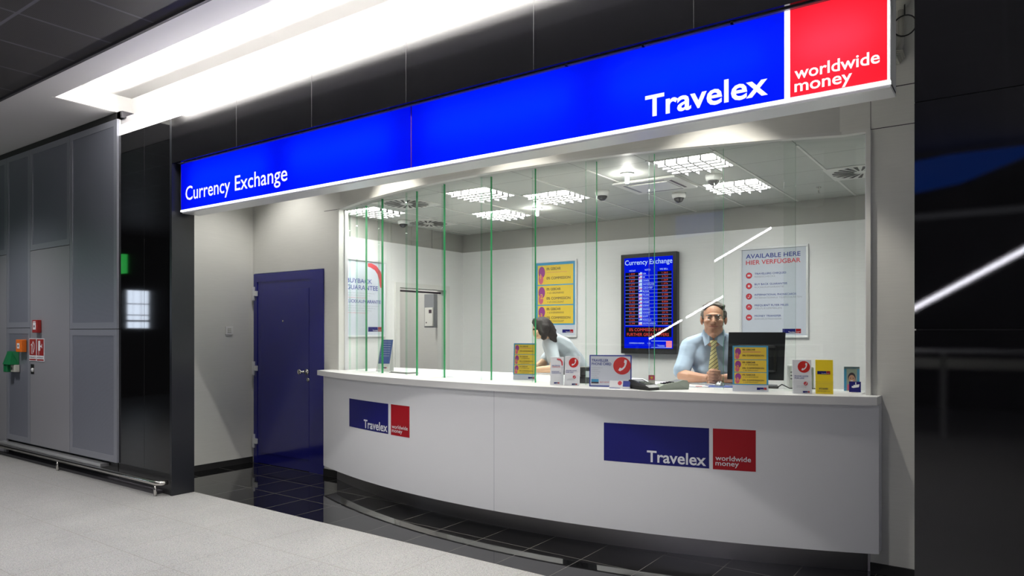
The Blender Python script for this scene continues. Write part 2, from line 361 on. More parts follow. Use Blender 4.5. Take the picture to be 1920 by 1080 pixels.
b = MB(); b.box((-5.68, 4.688, 0), (-5.40, 4.7, .062), 'black_matte'); b.box((-.70, 4.688, 0), (.6, 4.7, .062), 'black_matte'); struct(b, 'baseboard_front')
struct(MB().box((-7.0, 3.34, 3.44), (.6, 4.75, 3.5), 'soffit_white'), 'ceiling_entrance')

# curved fascia over the glass
b = MB(); o1 = arc(CH, RH, -5.42, -.87); i1 = arc(CH, RH - .09, -5.42, -.87)
o1 = [(-5.44, 4.70)] + o1 + [(-.70, 4.70)]; i1 = [(-5.44, 4.76)] + i1 + [(-.70, 4.76)]
b.prism(o1 + i1[::-1], 2.675, 3.44, 'entrance_wall')
struct(b, 'wall_fascia_curved')
b = MB(); o2 = [(-5.44, 4.70)] + arc(CH, RH + .004, -5.42, -.86) + [(-.70, 4.70)]; i2 = [(-5.44, 4.75)] + arc(CH, RH - .05, -5.42, -.87) + [(-.70, 4.75)]
b.prism(o2 + i2[::-1], 2.655, 2.675, 'white_paint'); struct(b, 'trim_1')
# jambs of the glass opening
struct(MB().box((-5.445, 4.67, 1.067), (-5.425, 4.785, 2.655), 'white_paint').box((-5.425, 4.74, 1.067), (-5.415, 4.78, 2.655), 'white_alu'), 'trim_2')
struct(MB().box((-.72, 4.67, 1.067), (-.695, 4.785, 2.655), 'white_paint').box((-.735, 4.74, 1.067), (-.72, 4.88, 2.655), 'white_alu'), 'trim_3')

# ------------------------------------------------------------------ booth interior shell
struct(MB().box((-5.75, 6.87, 0), (-.4, 6.95, 2.438), 'booth_wall'), 'wall_back')
struct(MB().box((-5.75, 6.885, 2.438), (-.4, 6.96, 2.75), 'upper_band'), 'wall_back_upper')
b = MB()
b.box((-5.75, 4.78, 0), (-5.65, 5.665, 2.438), 'booth_wall'); b.box((-5.75, 6.58, 0), (-5.65, 6.87, 2.438), 'booth_wall'); b.box((-5.75, 5.665, 1.995), (-5.65, 6.58, 2.438), 'booth_wall')
struct(b, 'wall_left_inner')
b = MB(); b.box((-5.76, 4.78, 2.438), (-5.665, 6.88, 2.75), 'upper_band')
for y in (5.02, 5.28, 5.42, 5.62, 5.95, 6.3): b.box((-5.667, y, 2.438), (-5.655, y + .012, 2.66), 'upper_band')
struct(b, 'wall_left_upper')
struct(MB().box((-.5, 4.78, 0), (-.4, 6.95, 2.75), 'booth_wall'), 'wall_right')
pol = arc(CH, RH - .03, -5.42, -.70)
b = MB(); b.prism([(-5.75, 4.79)] + pol + [(-.4, 4.79), (-.4, 6.95), (-5.75, 6.95)], 2.66, 2.70, 'ceiling_tile')
for k in range(-1, 11): x = -1.145 - .488 * (k); b.box((x - .008, 4.8 if k in (-1, 0, 9, 10) else 4.62, 2.655), (x + .008, 6.87, 2.662), 'white_paint')
struct(b, 'ceiling')
# doorway frame and the room behind it
b = MB()
b.box((-5.77, 5.66, 0), (-5.625, 5.725, 1.945), 'white_paint'); b.box((-5.77, 6.521, 0), (-5.625, 6.585, 1.945), 'white_paint'); b.box((-5.77, 5.66, 1.945), (-5.625, 6.585, 2.0), 'white_paint')
b.box((-5.735, 5.725, 1.905), (-5.715, 6.521, 1.925), 'ink'); struct(b, 'door_2')
struct(MB().box((-7.6, 7.6, 0), (-5.65, 7.7, 2.7), 'booth_wall').box((-7.5, 7.585, 0), (-5.8, 7.6, .07), 'black_matte'), 'wall_store_back')
struct(MB().box((-7.6, 4.78, 0), (-7.5, 7.7, 2.7), 'booth_wall'), 'wall_store_left')
struct(MB().box((-5.75, 6.96, 0), (-5.66, 7.6, 2.7), 'booth_wall'), 'wall_store_right')
struct(MB().box((-7.6, 4.78, 2.62), (-5.77, 7.7, 2.7), 'upper_band'), 'ceiling_store')

# ------------------------------------------------------------------ blue door
d = tag(bpy.data.objects.new('door_1', None), kind='structure'); C.objects.link(d); d.location = (-6.845, 4.70, 0)
MB().box((.045, -.006, .004), (.97, .05, 2.0), 'door_blue').box((.13, -.0105, .12), (.94, -.005, 1.90), 'door_blue', bevel=.003).build('door_leaf', d)
b = MB(); b.box((0, -.014, 0), (.06, .06, 2.08), 'door_blue'); b.box((.95, -.014, 0), (1.165, .06, 2.08), 'door_blue'); b.box((.06, -.014, 1.99), (.95, .06, 2.08), 'door_blue'); b.build('door_frame', d)
for z in (1.864, 1.042, .24):
    h = MB(); h.box((-.004, -.034, z - .075), (.026, -.012, z + .075), 'white_alu', bevel=.002); h.box((.02, -.03, z - .028), (.075, -.012, z + .028), 'white_alu', bevel=.002); h.build('hinge', d)
b = MB(); T = Matrix.Translation((.912, -.012, 1.031)) @ Matrix.Rotation(R_(90), 4, 'X')
b.lathe([(.03, 0), (.03, .008), (.012, .012), (.011, .04), (.013, .045)], 'steel', 24, T)
b.tube([(.912, -.055, 1.031), (.86, -.062, 1.031), (.845, -.062, 1.031)], .010, 'steel'); b.lathe([(.014, 0), (.027, .006), (.027, .024), (.018, .03)], 'steel', 20, Matrix.Translation((.852, -.045, 1.031)) @ Matrix.Rotation(R_(90), 4, 'X'))
b.build('door_handle', d)
MB().lathe([(.02, 0), (.02, .006), (.012, .01)], 'steel', 20, Matrix.Translation((.93, -.012, .95)) @ Matrix.Rotation(R_(90), 4, 'X')).build('lock_cylinder', d)
MB().lathe([(.011, 0), (.011, .005), (.005, .007)], 'steel', 16, Matrix.Translation((.512, -.009, 1.558)) @ Matrix.Rotation(R_(90), 4, 'X')).build('peephole', d)

# intercom on the side wall
t = thing('intercom', 'small white intercom panel on the entrance side wall left of the blue door', 'intercom', (-6.88, 4.405, 1.456))
MB().box((0, -.045, -.045), (.012, .045, .045), 'white_plastic', bevel=.004).build('panel', t)
for k in range(3): MB().box((.012, -.02, -.022 + k * .018), (.015, .02, -.012 + k * .018), 'beige').build('button', t)

# ------------------------------------------------------------------ counter
cnt = thing('counter', 'white curved service counter with a steel kick plate and two logos', 'counter', (0, 0, 0))
fo = arc(CF, RF, -5.452, -.639, 64); fi = arc(CF, RF - .025, -5.43, -.66, 64)
b = MB(); b.prism(fo + [(-.639, 4.70), (-.664, 4.70)] + fi[::-1] + [(-5.43, 4.70), (-5.455, 4.70)], .148, 1.018, 'white_laminate'); b.build('front_panel', cnt)
for x in (-3.067,):
    th = math.asin((x - CF[0]) / RF); p = arc_pt(CF, RF + .0004, th); q = arc_pt(CF, RF + .0004, th + .0004)
    MB().add([(p[0], p[1], .148), (q[0], q[1], .148), (q[0], q[1], 1.017), (p[0], p[1], 1.017)], [(0, 1, 2, 3)], 'text_grey').build('panel_joint', cnt)
ko = arc(CK, RK, -5.405, -.69, 64); b = MB(); b.prism(ko + [(-.69, 4.72), (-5.405, 4.70)], 0, .15, 'kick_steel'); b.build('kick_plate', cnt)
to = arc(CF, RF + .022, -5.575, -.645, 64)
MB().prism([(-5.59, 4.70)] + to + [(-.640, 4.70), (-.755, 4.70), (-.755, 5.03), (-2.30, 5.03), (-2.45, 5.27), (-5.36, 5.35), (-5.36, 4.70)], 1.019, 1.067, 'white_top').build('worktop', label='white curved worktop lying on top of the service counter', cat='worktop')

def Pc(th0):   # a point on the counter front, u metres along the arc from angle th0
    def P(u, v, w):
        x, y = arc_pt(CF, RF + w, th0 + u / RF); return (x, y, v)
    return P
def strip_rect(F, u0, v0, u1, v1, m, lay, n=10):
    for k in range(n): F.rect(u0 + (u1 - u0) * k / n, v0, u0 + (u1 - u0) * (k + 1) / n, v1, m, lay)
def counter_logo(th0, th1, th2, th3, thT0, thT1, thW0, thW1, label):
    b = MB(); F = Flat(b, Pc(0)); r = lambda t: R_(t) * RF
    strip_rect(F, r(th0), .595, r(th1), .846, 'logo_blue', 1); strip_rect(F, r(th2), .593, r(th3), .846, 'logo_red', 1, 4)
    F.text('Travelex', r(thT0), .611, .070, 'print_white', 2, w=r(thT1) - r(thT0), bold=.018)
    F.text('worldwide', r(thW0), .650, .030, 'print_white', 2, w=r(thW1) - r(thW0), bold=.01)
    F.text('money', r(thW0), .618, .030, 'print_white', 2, w=(r(thW1) - r(thW0)) * .66, bold=.01)
    tag(b.build('logo_sign', cnt), label)
counter_logo(-15.37, -9.62, -9.29, -7.10, -13.0, -9.72, -9.16, -7.3, 'smaller-looking blue and red logo at the left end of the counter')
counter_logo(8.36, 14.36, 14.56, 16.79, 10.92, 14.2, 14.70, 16.54, 'blue and red logo at the right end of the counter')

# ------------------------------------------------------------------ glass security screens
TH0 = [-23.5, -19.46, -15.6, -10.75, -6.55, -2.19, 2.15, 6.41, 10.64, 14.76, 18.79]
TH1 = [-18.04, -14.43, -9.72, -6.01, -1.49, 2.56, 7.06, 11.06, 15.28, 19.42, 23.3]
WORDS = ['leftmost tall clear glass screen panel, next to the left jamb', 'tall clear glass screen panel, second from the left, in front of the buyback poster', 'tall clear glass screen panel, third from the left, beside the leaflet stand',
         'tall clear glass screen panel, fourth from the left, before the inner doorway', 'tall clear glass screen panel, fifth from the left, left of the woman', 'middle tall glass screen panel, sixth from the left, its edge by the woman',
         'tall clear glass screen panel, seventh from the left, behind the brochure holders', 'tall clear glass screen panel behind the traveller phone card sign', 'tall clear glass screen panel in front of the man in the blue shirt',
         'tall clear glass screen panel in front of the black computer monitor', 'rightmost tall clear glass screen panel, next to the right jamb']
for i, (a0, a1) in enumerate(zip(TH0, TH1)):
    off = .016 if i % 2 else -.016
    p0 = Vector((*arc_pt(CH, RG + off, R_(a0)), 0)); p1 = Vector((*arc_pt(CH, RG + off, R_(a1)), 0))
    if i == 0: p0 = Vector((-5.412, 4.80, 0))
    if i == 10: p1 = Vector((-.737, 4.87, 0))
    t = thing('glass_panel', WORDS[i], 'glass panel', tuple((p0 + p1) / 2) [:2] + (1.067,), 0, 'glass security panels along the counter')
    dx = p1 - p0; L0 = dx.length; a = math.atan2(dx.y, dx.x); t.rotation_euler = (0, 0, a)
    hx = L0 / 2; th = .0105; z1 = 1.605
    b = MB(); b.add([(-hx, -th, 0), (hx, -th, 0), (hx, -th, z1), (-hx, -th, z1), (-hx, th, 0), (hx, th, 0), (hx, th, z1), (-hx, th, z1)], [(0, 1, 2, 3), (5, 4, 7, 6)], 'pane_glass'); b.build('pane', t)
    e = MB(); e.add([(hx, -th, 0), (hx, th, 0), (hx, th, z1), (hx, -th, z1)], [(0, 1, 2, 3)], 'glass_edge')
    e.add([(-hx, -th, 0), (-hx, th, 0), (-hx, th, z1), (-hx, -th, z1)], [(3, 2, 1, 0)], 'glass_edge_clear'); tag(e.build('polished_edge', t), 'green ground edge of the glass')

# ------------------------------------------------------------------ black column, fascia, right wall
b = MB(); b.box((-7.0, 3.307, .19), (-6.028, 3.515, 3.32), 'black_gloss'); b.box((-7.0, 3.318, 0), (-6.028, 3.515, .185), 'plinth'); b.box((-6.06, 3.3065, 0), (-6.0275, 3.516, 3.32), 'column_side')
b.box((-6.5, 3.3062, .2), (-6.4985, 3.3075, 3.32), 'black_matte'); struct(b, 'wall_column_left')
b = MB(); b.box((-6.028, 3.307, 2.925), (6, 3.335, 3.32), 'black_satin')
for x in (-5.062, -4.136, -3.197, -2.207, -1.27, -.33): b.box((x, 3.3062, 2.925), (x + .003, 3.308, 3.32), 'plinth')
struct(b, 'wall_fascia')
b = MB(); b.box((-.33, 3.307, 0), (6, 3.5, 1.453), 'black_orange_peel'); b.box((-.33, 3.307, 1.459), (6, 3.5, 2.384), 'black_orange_peel'); b.box((-.33, 3.307, 2.388), (6, 3.5, 2.926), 'black_orange_peel'); b.box((-.325, 3.315, 0), (6, 3.49, 2.9), 'black_matte')
struct(b, 'wall_facade_right')

# ------------------------------------------------------------------ concourse ceiling and light cove
b = MB(); b.box((-16, -8, 3.56), (8, 2.50, 3.62), 'ribbed_ceiling'); struct(b, 'ceiling_hall')
b = MB(); b.box((-16, 2.50, 3.54), (8, 2.522, 3.64), 'dark_trim'); struct(b, 'trim_4')
b = MB(); b.box((-16, 2.522, 3.55), (-7.03, 3.6, 3.60), 'soffit_white'); b.box((-7.03, 2.522, 3.55), (-7.0, 2.745, 3.60), 'soffit_white'); b.box((-7.0, 2.522, 3.55), (8, 2.765, 3.59), 'soffit_white'); struct(b, 'ceiling_soffit')
b = MB(); b.box((-7.0, 2.765, 3.715), (8, 3.44, 3.75), 'cove_white'); b.box((-7.0, 3.44, 3.2), (8, 3.48, 3.75), 'cove_white'); b.box((-7.03, 2.745, 3.55), (-7.0, 3.31, 3.75), 'cove_white'); b.box((-7.03, 3.31, 3.2), (-7.0, 3.48, 3.75), 'cove_white')
b.box((-7.0, 2.745, 3.59), (8, 2.765, 3.75), 'cove_white'); b.box((-7.0, 3.335, 3.17), (8, 3.44, 3.2), 'cove_white'); struct(b, 'ceiling_cove')
t = thing('cove_lamp', 'long hidden fluorescent tube lighting the white cove above the black fascia', 'lamp', (0, 3.375, 3.315))
MB().tube([(-6.9, 0, 0), (5.5, 0, 0)], .013, 'tube_cove', 8).build('tube', t)
t2 = thing('cove_lamp', 'unseen glowing tube added behind the front lip to brighten the white cove', 'lamp', (0, 2.80, 3.64)); MB().tube([(-6.8, 0, 0), (5.5, 0, 0)], .013, 'tube_cove', 8).build('tube', t2); MB().box((-6.85, -.03, .02), (5.6, .02, .04), 'white_alu').build('housing', t2)  # extra tube added out of sight to lift the cove's back wall
MB().box((-6.95, -.03, -.038), (5.6, .03, -.016), 'white_alu').build('housing', t)

# ------------------------------------------------------------------ grey panel wall at the left
G = 'grey wall cladding panels'
def clad(x0, x1, z0, z1, perf, label):
    t = thing('wall_panel', label, 'wall panel', ((x0 + x1) / 2, 3.30, z0), 0, G); w = (x1 - x0) / 2 - .003; h = z1 - z0 - .006
    b = MB()
    if perf:
        e = .062; b.box((-w, -.012, 0), (w, .012, e), 'panel_grey'); b.box((-w, -.012, h - e), (w, .012, h), 'panel_grey'); b.box((-w, -.012, e), (-w + e, .012, h - e), 'panel_grey'); b.box((w - e, -.012, e), (w, .012, h - e), 'panel_grey')
        b.build('frame', t); MB().box((-w + e, -.008, e), (w - e, .008, h - e), 'perforated_sheet').build('perforated_sheet', t)
    else: b.box((-w, -.012, 0), (w, .012, h), 'panel_plain'); b.build('sheet', t)
clad(-7.976, -6.972, .19, 1.474, True, 'large lower perforated grey panel beside the black glossy wall')
clad(-7.976, -6.972, 1.474, 3.485, True, 'tall upper perforated grey panel beside the black glossy wall')
clad(-8.957, -7.976, .19, 2.35, False, 'plain grey panel carrying the fire signs and the latch')
clad(-8.957, -7.976, 2.35, 3.485, True, 'perforated grey panel above the plain one with the fire signs')
clad(-9.62, -8.957, .19, 1.49, True, 'narrow lower perforated grey panel behind the orange and green boxes')
clad(-9.62, -8.957, 1.49, 3.485, True, 'narrow tall perforated grey panel above the orange and green boxes')
clad(-10.7, -9.62, .02, 2.35, False, 'plain grey panel at the far left edge of the photo')
clad(-10.7, -9.62, 2.35, 3.485, True, 'perforated grey panel high at the far left edge of the photo')
struct(MB().box((-16, 3.33, 0), (-7.04, 3.5, 3.49), 'plinth'), 'wall_panel_backing')
struct(MB().box((-16, 3.30, 3.487), (-6.93, 3.44, 3.548), 'black_matte').box((-6.99, 3.30, 3.487), (-6.9, 3.46, 3.546), 'dark_trim'), 'trim_5')
struct(MB().box((-9.68, 3.24, .135), (-7.20, 3.32, .165), 'alu'), 'trim_6')
b = MB(); b.box((-16, 3.26, 0), (-6.2, 3.33, .028), 'dark_trim'); struct(b, 'baseboard_hall')
t = thing('bumper_rail', 'low round steel bumper rail along the foot of the grey panels', 'rail', (-6.15, 3.225, 0))
pts = [(-6, 0, .115), (-.1, 0, .115), (0, 0, .115)] + [(.04 * math.sin(R_(a)) + .02, .04 - .04 * math.cos(R_(a)), .115) for a in (20, 40, 60, 80)] + [(.065, .075, .115)]
MB().tube(pts, .021, 'steel', 16).build('rail_tube', t)
for x in (0, -1.95, -3.9): MB().tube([(x, 0, 0), (x, 0, .1)], .014, 'steel', 12).build('post', t)

# devices on the panels
t = thing('fire_alarm_box', 'dark red fire alarm call point high on the plain grey panel', 'alarm box', (-8.724, 3.288, 1.503))
MB().box((-.062, -.045, -.07), (.062, 0, .07), 'red_box', bevel=.006).build('housing', t)
b = MB(); b.box((-.035, -.0475, -.035), (.035, -.045, .04), 'print_white'); b.box((-.012, -.049, -.012), (.012, -.0475, .012), 'ink'); b.box((-.03, -.049, .045), (.03, -.045, .055), 'print_white'); b.build('window', t)
t = thing('orange_call_point', 'orange call point box above the green alarm', 'alarm box', (-9.125, 3.288, 1.285))
MB().box((-.075, -.055, -.07), (.075, 0, .07), 'orange_box', bevel=.006).build('housing', t)
b = MB(); b.box((-.035, -.0575, -.03), (.03, -.055, .03), 'print_white'); b.box((-.012, -.059, -.01), (.01, -.0575, .01), 'ink'); b.build('window', t)
t = thing('green_alarm', 'green emergency door alarm with a clear base on the narrow grey panel', 'alarm', (-9.36, 3.288, 1.03))
T = Matrix.Translation((0, 0, 0))
b = MB(); b.add([(-.115, 0, .04), (.095, 0, .04), (.095, 0, .19), (-.075, 0, .19), (-.115, -.09, .04), (.095, -.09, .04), (.07, -.06, .19), (-.06, -.06, .19)], [(0, 1, 2, 3), (4, 7, 6, 5), (0, 4, 5, 1), (2, 6, 7, 3), (0, 3, 7, 4), (1, 5, 6, 2)], 'green_box'); b.build('hood', t)
MB().box((-.125, -.08, -.05), (-.03, 0, .04), 'green_box', bevel=.008).build('handle_guard', t)
MB().lathe([(.028, 0), (.028, .045), (.018, .05)], 'white_alu', 18, Matrix.Translation((.03, -.0, -.005)) @ Matrix.Rotation(R_(90), 4, 'X')).box((0.0, -.05, -.045), (.12, 0, .035), 'beige', bevel=.004).build('buzzer', t)
MB().box((.05, -.012, .2), (.10, 0, .29), 'green_box').box((.062, -.014, .22), (.088, -.012, .27), 'print_white').build('label_plate', t)
for k, (x, lab) in enumerate(((-8.874, 'red fire hose pictogram sign on the plain grey panel'), (-8.678, 'red fire extinguisher and alarm pictogram sign right of the hose sign'))):
    t = thing('fire_sign', lab, 'sign', (x, 3.287, 1.245), 0, 'red fire safety signs'); w = .095
    MB().box((-w, -.004, -.125), (w, 0, .125), 'print_white').build('plate', t)
    b = MB(); F = Flat(b, lambda u, v, q: (u, -.0045 - q, v)); F.rect(-w + .008, -.062, w - .008, .118, 'red_box'); F.rect(-w + .008, -.118, w - .008, -.102, 'red_box')
    F.text('SCHLAUCH' if k == 0 else 'HYDRANT', -w + .015, -.092, .016, 'ink', 2, w=2 * w - .03)
    if k == 0:
        strokes(F, [(-.02, .05), (.01, .09), (.04, .06), (.045, .02), (.02, -.03)], .006, 'print_white'); strokes(F, [(-.045, .05), (-.02, .06), (-.005, .04)], .008, 'print_white'); strokes(F, [(-.025, .045), (-.03, -.045), (.005, -.045), (.0, .04)], .005, 'print_white')
    else:
        F.rect(-.05, -.01, .0, .10, 'print_white', 2); strokes(F, [(0, .04), (.04, .04)], .008, 'print_white'); F.rect(.035, .02, .05, .065, 'print_white', 2); strokes(F, [(-.035, -.01), (-.035, -.055)], .005, 'print_white')
    b.build('pictogram', t)
t = thing('door_latch', 'small recessed steel latch below the fire signs', 'latch', (-8.886, 3.287, 1.029))
MB().box((-.045, -.004, -.055), (.045, 0, .055), 'steel', bevel=.002).build('plate', t)
MB().lathe([(.022, 0), (.022, .008), (.01, .012)], 'white_alu', 18, Matrix.Translation((.008, -.004, -.01)) @ Matrix.Rotation(R_(90), 4, 'X')).build('lock_knob', t)

# ------------------------------------------------------------------ illuminated sign
t = thing('illuminated_sign', 'long backlit blue and red shop sign above the counter', 'sign', (0, 3.36, 2.505))
X0, X1, XS = -5.975, -.424, -3.2; Hs = .412
MB().box((X0, .018, 0), (X1, .17, .006), 'white_alu').box((X0, .018, Hs - .006), (X1, .17, Hs), 'sign_dark').box((X0, .164, 0), (X1, .17, Hs), 'sign_white' if 0 else 'white_plastic').box((X0, .0, 0), (X0 + .004, .17, Hs), 'sign_dark').box((X1 - .004, 0.0, 0), (X1, .17, Hs), 'white_alu').build('sign_box', t)
b = MB(); b.add([(X0 + .004, 0, .012), (-.856, 0, .012), (-.856, 0, Hs), (X0 + .004, 0, Hs)], [(0, 1, 2, 3)], 'sign_blue'); face_blue = b.build('blue_face', t)
b = MB(); b.add([(-.832, 0, .014), (X1 - .012, 0, .014), (X1 - .012, 0, Hs), (-.832, 0, Hs)], [(0, 1, 2, 3)], 'sign_red'); face_red = b.build('red_face', t)
b = MB(); b.box((X0, -.004, -.006), (X1, .02, .010), 'sign_white'); b.box((-.856, -.002, .01), (-.832, .002, Hs), 'sign_white'); b.box((X1 - .011, -.004, 0), (X1 - .004, .004, Hs), 'sign_white'); b.build('lit_edge', t)
MB().box((XS - .004, -.001, .012), (XS + .004, .001, Hs), 'seam_purple').build('seam', t)
MB().box((X0 + .02, .002, -.02), (X1 - .0, .16, -.006), 'white_alu').build('bottom_rail', t)
for wd, u, v, hh, ww, bo in (('Currency', -5.893, .088, .118, .665, .006), ('Exchange', -5.158, .088, .118, .675, .006), ('Travelex', -1.548, .049, .105, .618, .02), ('worldwide', -.812, .092, .053, .348, .016), ('money', -.812, .034, .053, .24, .016)):
    b = MB(); F = Flat(b, lambda u, v, w: (u, -.001 - w, v)); F.text(wd, u, v, hh, 'letter_white', 2, w=ww, bold=bo); b.build('lettering', face_red if u > -.85 else face_blue)
for x0, x1 in ((-5.8, -4.75), (-4.45, -3.4), (-3.05, -2.0), (-1.75, -.95), (-.8, -.5)): MB().tube([(x0, .11, .24), (x1, .11, .24)], .013, 'sign_tube', 8).build('fluorescent_tube', t)
b = MB(); b.box((-5.9, -.02, Hs), (X1, .03, Hs + .006), 'sign_dark'); b.box((-6.02, -.05, Hs + .014), (X1 + .02, .18, Hs + .02), 'sign_dark'); b.build('top_rail', t)
for k in range(12): x = -5.7 + k * .46; MB().box((x, -.02, Hs), (x + .012, .0, Hs + .014), 'alu').build('bracket', t)

# surveillance camera right of the sign
t = thing('surveillance_camera', 'grey wall camera on a pole bracket right of the red sign end', 'camera', (-.533, 4.66, 3.12))
T = Matrix.Translation((0, 0, .25))
MB().lathe([(.020, -.05), (.024, -.035), (.050, -.01), (.055, 0)], 'beige', 20, T).build('mount', t)
MB().tube([(0, 0, .22), (0, 0, .01), (-.01, -.01, -.03), (-.06, -.02, -.045)], .018, 'beige', 12).build('pole', t)
b = MB(); b.box((-.17, -.10, -.06), (-.035, .02, .0), 'beige', bevel=.006)
for k in range(4): b.box((-.18, -.11, -.07 - k * .010), (.02 - k * .01, .03, -.066 - k * .010), 'beige')
b.build('housing', t)
MB().tube([(.06 * math.cos(a) + .02, -.02, .10 + .06 * math.sin(a)) for a in [R_(k * 18 + 90) for k in range(21)]], .004, 'rubber', 8).tube([(.02, -.02, .16), (.02, -.02, .24), (.08, .03, .28)], .004, 'rubber', 8).build('cable', t)

# ------------------------------------------------------------------ ceiling fittings in the booth
t = thing('ceiling_light', '', 'ceiling light', (0, 0, 2.66), 0, 'square louvre lights in the booth ceiling')
MB().box((-.235, -.235, -.004), (-.215, .235, .0), 'white_paint').box((.215, -.235, -.004), (.235, .235, 0), 'white_paint').box((-.235, .215, -.004), (.235, .235, 0), 'white_paint').box((-.235, -.235, -.004), (.235, -.215, 0), 'white_paint').build('frame', t)
MB().add([(-.215, -.215, -.002), (.215, -.215, -.002), (.215, .215, -.002), (-.215, .215, -.002)], [(3, 2, 1, 0)], 'troffer_light').build('diffuser', t)
b = MB()
for k in range(1, 5): x = -.215 + .086 * k; b.box((x - .005, -.215, -.036), (x + .005, .215, -.003), 'louvre')
for k in range(1, 5): y = -.215 + .086 * k; b.box((-.215, y - .012, -.03), (.215, y + .012, -.003), 'louvre')
b.build('louvre', t)
LT = [((-1.877, 4.895), 'square louvre ceiling light nearest the glass on the right, above the man'), ((-1.877, 5.875), 'square louvre ceiling light behind the small dome camera on the right'),
      ((-3.829, 4.895), 'square louvre ceiling light near the glass at the middle left'), ((-3.341, 5.385), 'square louvre ceiling light just left of the centre dome camera'),
      ((-4.317, 5.875), 'square louvre ceiling light farthest left near the back wall'), ((-5.27, 5.01), 'square louvre ceiling light in the left corner above the buyback poster')]
for i, ((x, y), lab) in enumerate(LT): at(t if i == 0 else copy_tree(t), (x, y, 2.66), 0, lab)
t = thing('dome_camera', '', 'dome camera', (0, 0, 2.66), 0, 'dome cameras on the booth ceiling')
MB().lathe([(.062, 0), (.062, -.02), (.056, -.042), (.05, -.045)][::-1], 'white_plastic', 24).build('housing', t)
MB().lathe([(.045 * math.cos(R_(a)), -.043 - .042 * math.sin(R_(a))) for a in range(88, -1, -11)], 'dome_smoke', 24).build('dome', t)
for i, (x, y, lab) in enumerate(((-1.891, 5.346, 'white dome camera farthest right, in front of a lit louvre'), (-2.386, 5.871, 'white dome camera below the air conditioning cassette'),
      (-2.889, 5.398, 'white dome camera left of the air conditioning cassette'), (-5.41, 5.56, 'white dome camera in the left corner of the booth ceiling'))): at(t if i == 0 else copy_tree(t), (x, y, 2.66), 0, lab)
t = thing('bulb_lamp', '', 'lamp', (0, 0, 2.66), 0, 'bare compact bulbs in the booth ceiling')
MB().lathe([(.012, -.075), (.016, -.07), (.016, -.012)], 'bulb', 16).build('bulb', t)
MB().lathe([(.05, -.008), (.055, 0)], 'white_plastic', 24).build('rim', t)
for i, (x, y, lab) in enumerate(((-2.411, 4.908, 'bare glowing bulb left of the nearest louvre light'), (-3.81, 5.775, 'bare glowing bulb seen against the middle glass edge'))): at(t if i == 0 else copy_tree(t), (x, y, 2.66), 0, lab)
t = thing('swirl_diffuser', '', 'air vent', (0, 0, 2.66), 0, 'round swirl air vents in the booth ceiling')
MB().box((-.235, -.235, -.006), (.235, .235, 0), 'white_paint').build('plate', t)
b = MB()
for k in range(20):
    a = 2 * PI * k / 20; T = Matrix.Rotation(a, 4, 'Z')
    b.add([(.06, .0, -.008), (.205, .035, -.008), (.20, .065, -.008), (.06, .012, -.008)], [(3, 2, 1, 0)], 'black_matte', T=T)
b.build('slot_ring', t)
for i, (x, y, lab) in enumerate(((-.93, 5.875, 'round swirl air vent at the right end of the ceiling'), (-5.33, 5.875, 'square plated swirl air vent in the left of the ceiling by the corner dome'), (-4.68, 4.85, 'swirl air vent close behind the curved fascia at the left'))): at(t if i == 0 else copy_tree(t), (x, y, 2.66), 0, lab)
t = thing('air_conditioner', 'white square air conditioning cassette in the booth ceiling', 'air conditioner', (-2.40, 5.40, 2.66))
MB().box((-.27, -.25, -.02), (.27, .25, 0), 'white_paint', bevel=.008).build('casing', t)
MB().box((-.17, -.15, -.026), (.17, .15, -.02), 'white_plastic').build('grille', t)
for k in range(4): MB().box((-.16, .19, -.0225), (.16, .21, -.019), 'ink' if k == 3 else 'grey_cabinet', T=Matrix.Rotation(R_(90 * k), 4, 'Z')).build('air_slot', t)
t = thing('sprinkler', 'tiny sprinkler head on the ceiling right of the louvre lights', 'sprinkler', (-1.33, 6.3, 2.66))
MB().lathe([(.012, -.05), (.006, -.045), (.006, -.008), (.02, -.006), (.02, 0)], 'steel', 12).build('head', t)

# ------------------------------------------------------------------ prints
def promo_print(b, P, w, h, k=1.0):
    """blue sheet with three yellow offers and numbered flip flops"""
    F = Flat(b, P); F.rect(0, 0, w, h, 'poster_white'); F.rect(0, h * .145, w, h, 'promo_blue', 2)
    rows = [(.70, .965), (.425, .685), (.165, .41)]
    tx = [('0% GEBÜHR', '', '0% COMMISSION', ''), ('0% GEBÜHR', '+ £5 ERSPARNIS', '0% COMMISSION', '+ £5 DISCOUNT'), ('0% GEBÜHR', '+ £10 ERSPARNIS', '0% COMMISSION', '+ £10 DISCOUNT')]
    for i, ((a, c), tt) in enumerate(zip(rows, tx)):
        y0, y1 = h * a, h * c; F.rect(w * .05, y0, w * .95, y1, 'promo_yellow', 3); hh = y1 - y0
        F.disc(w * .155, y0 + hh * .64, w * .085, 'promo_purple', 4, ry=hh * .30); F.disc(w * .135, y0 + hh * .26, w * .06, 'promo_pink', 4.5, ry=hh * .24)
        F.text(str(i + 1), w * .12, y0 + hh * .3, hh * .26, 'promo_yellow', 6)
        F.text(tt[0], w * .28, y0 + hh * .74, hh * .13, 'ink', 4, w=w * .36, bold=.012); F.text(tt[2], w * .28, y0 + hh * .26, hh * .13, 'ink', 4, w=w * .60, bold=.012)
        if tt[1]: F.text(tt[1], w * .30, y0 + hh * .56, hh * .10, 'ink', 4, w=w * .42); F.text(tt[3], w * .30, y0 + hh * .08, hh * .10, 'ink', 4, w=w * .42)
        else: strokes(F, [(w * .28, y0 + hh * .62), (w * .8, y0 + hh * .62)], .0015, 'promo_pink', 4)
    mini_logo(F, w * .68, h * .04, w * .27, lay=3)
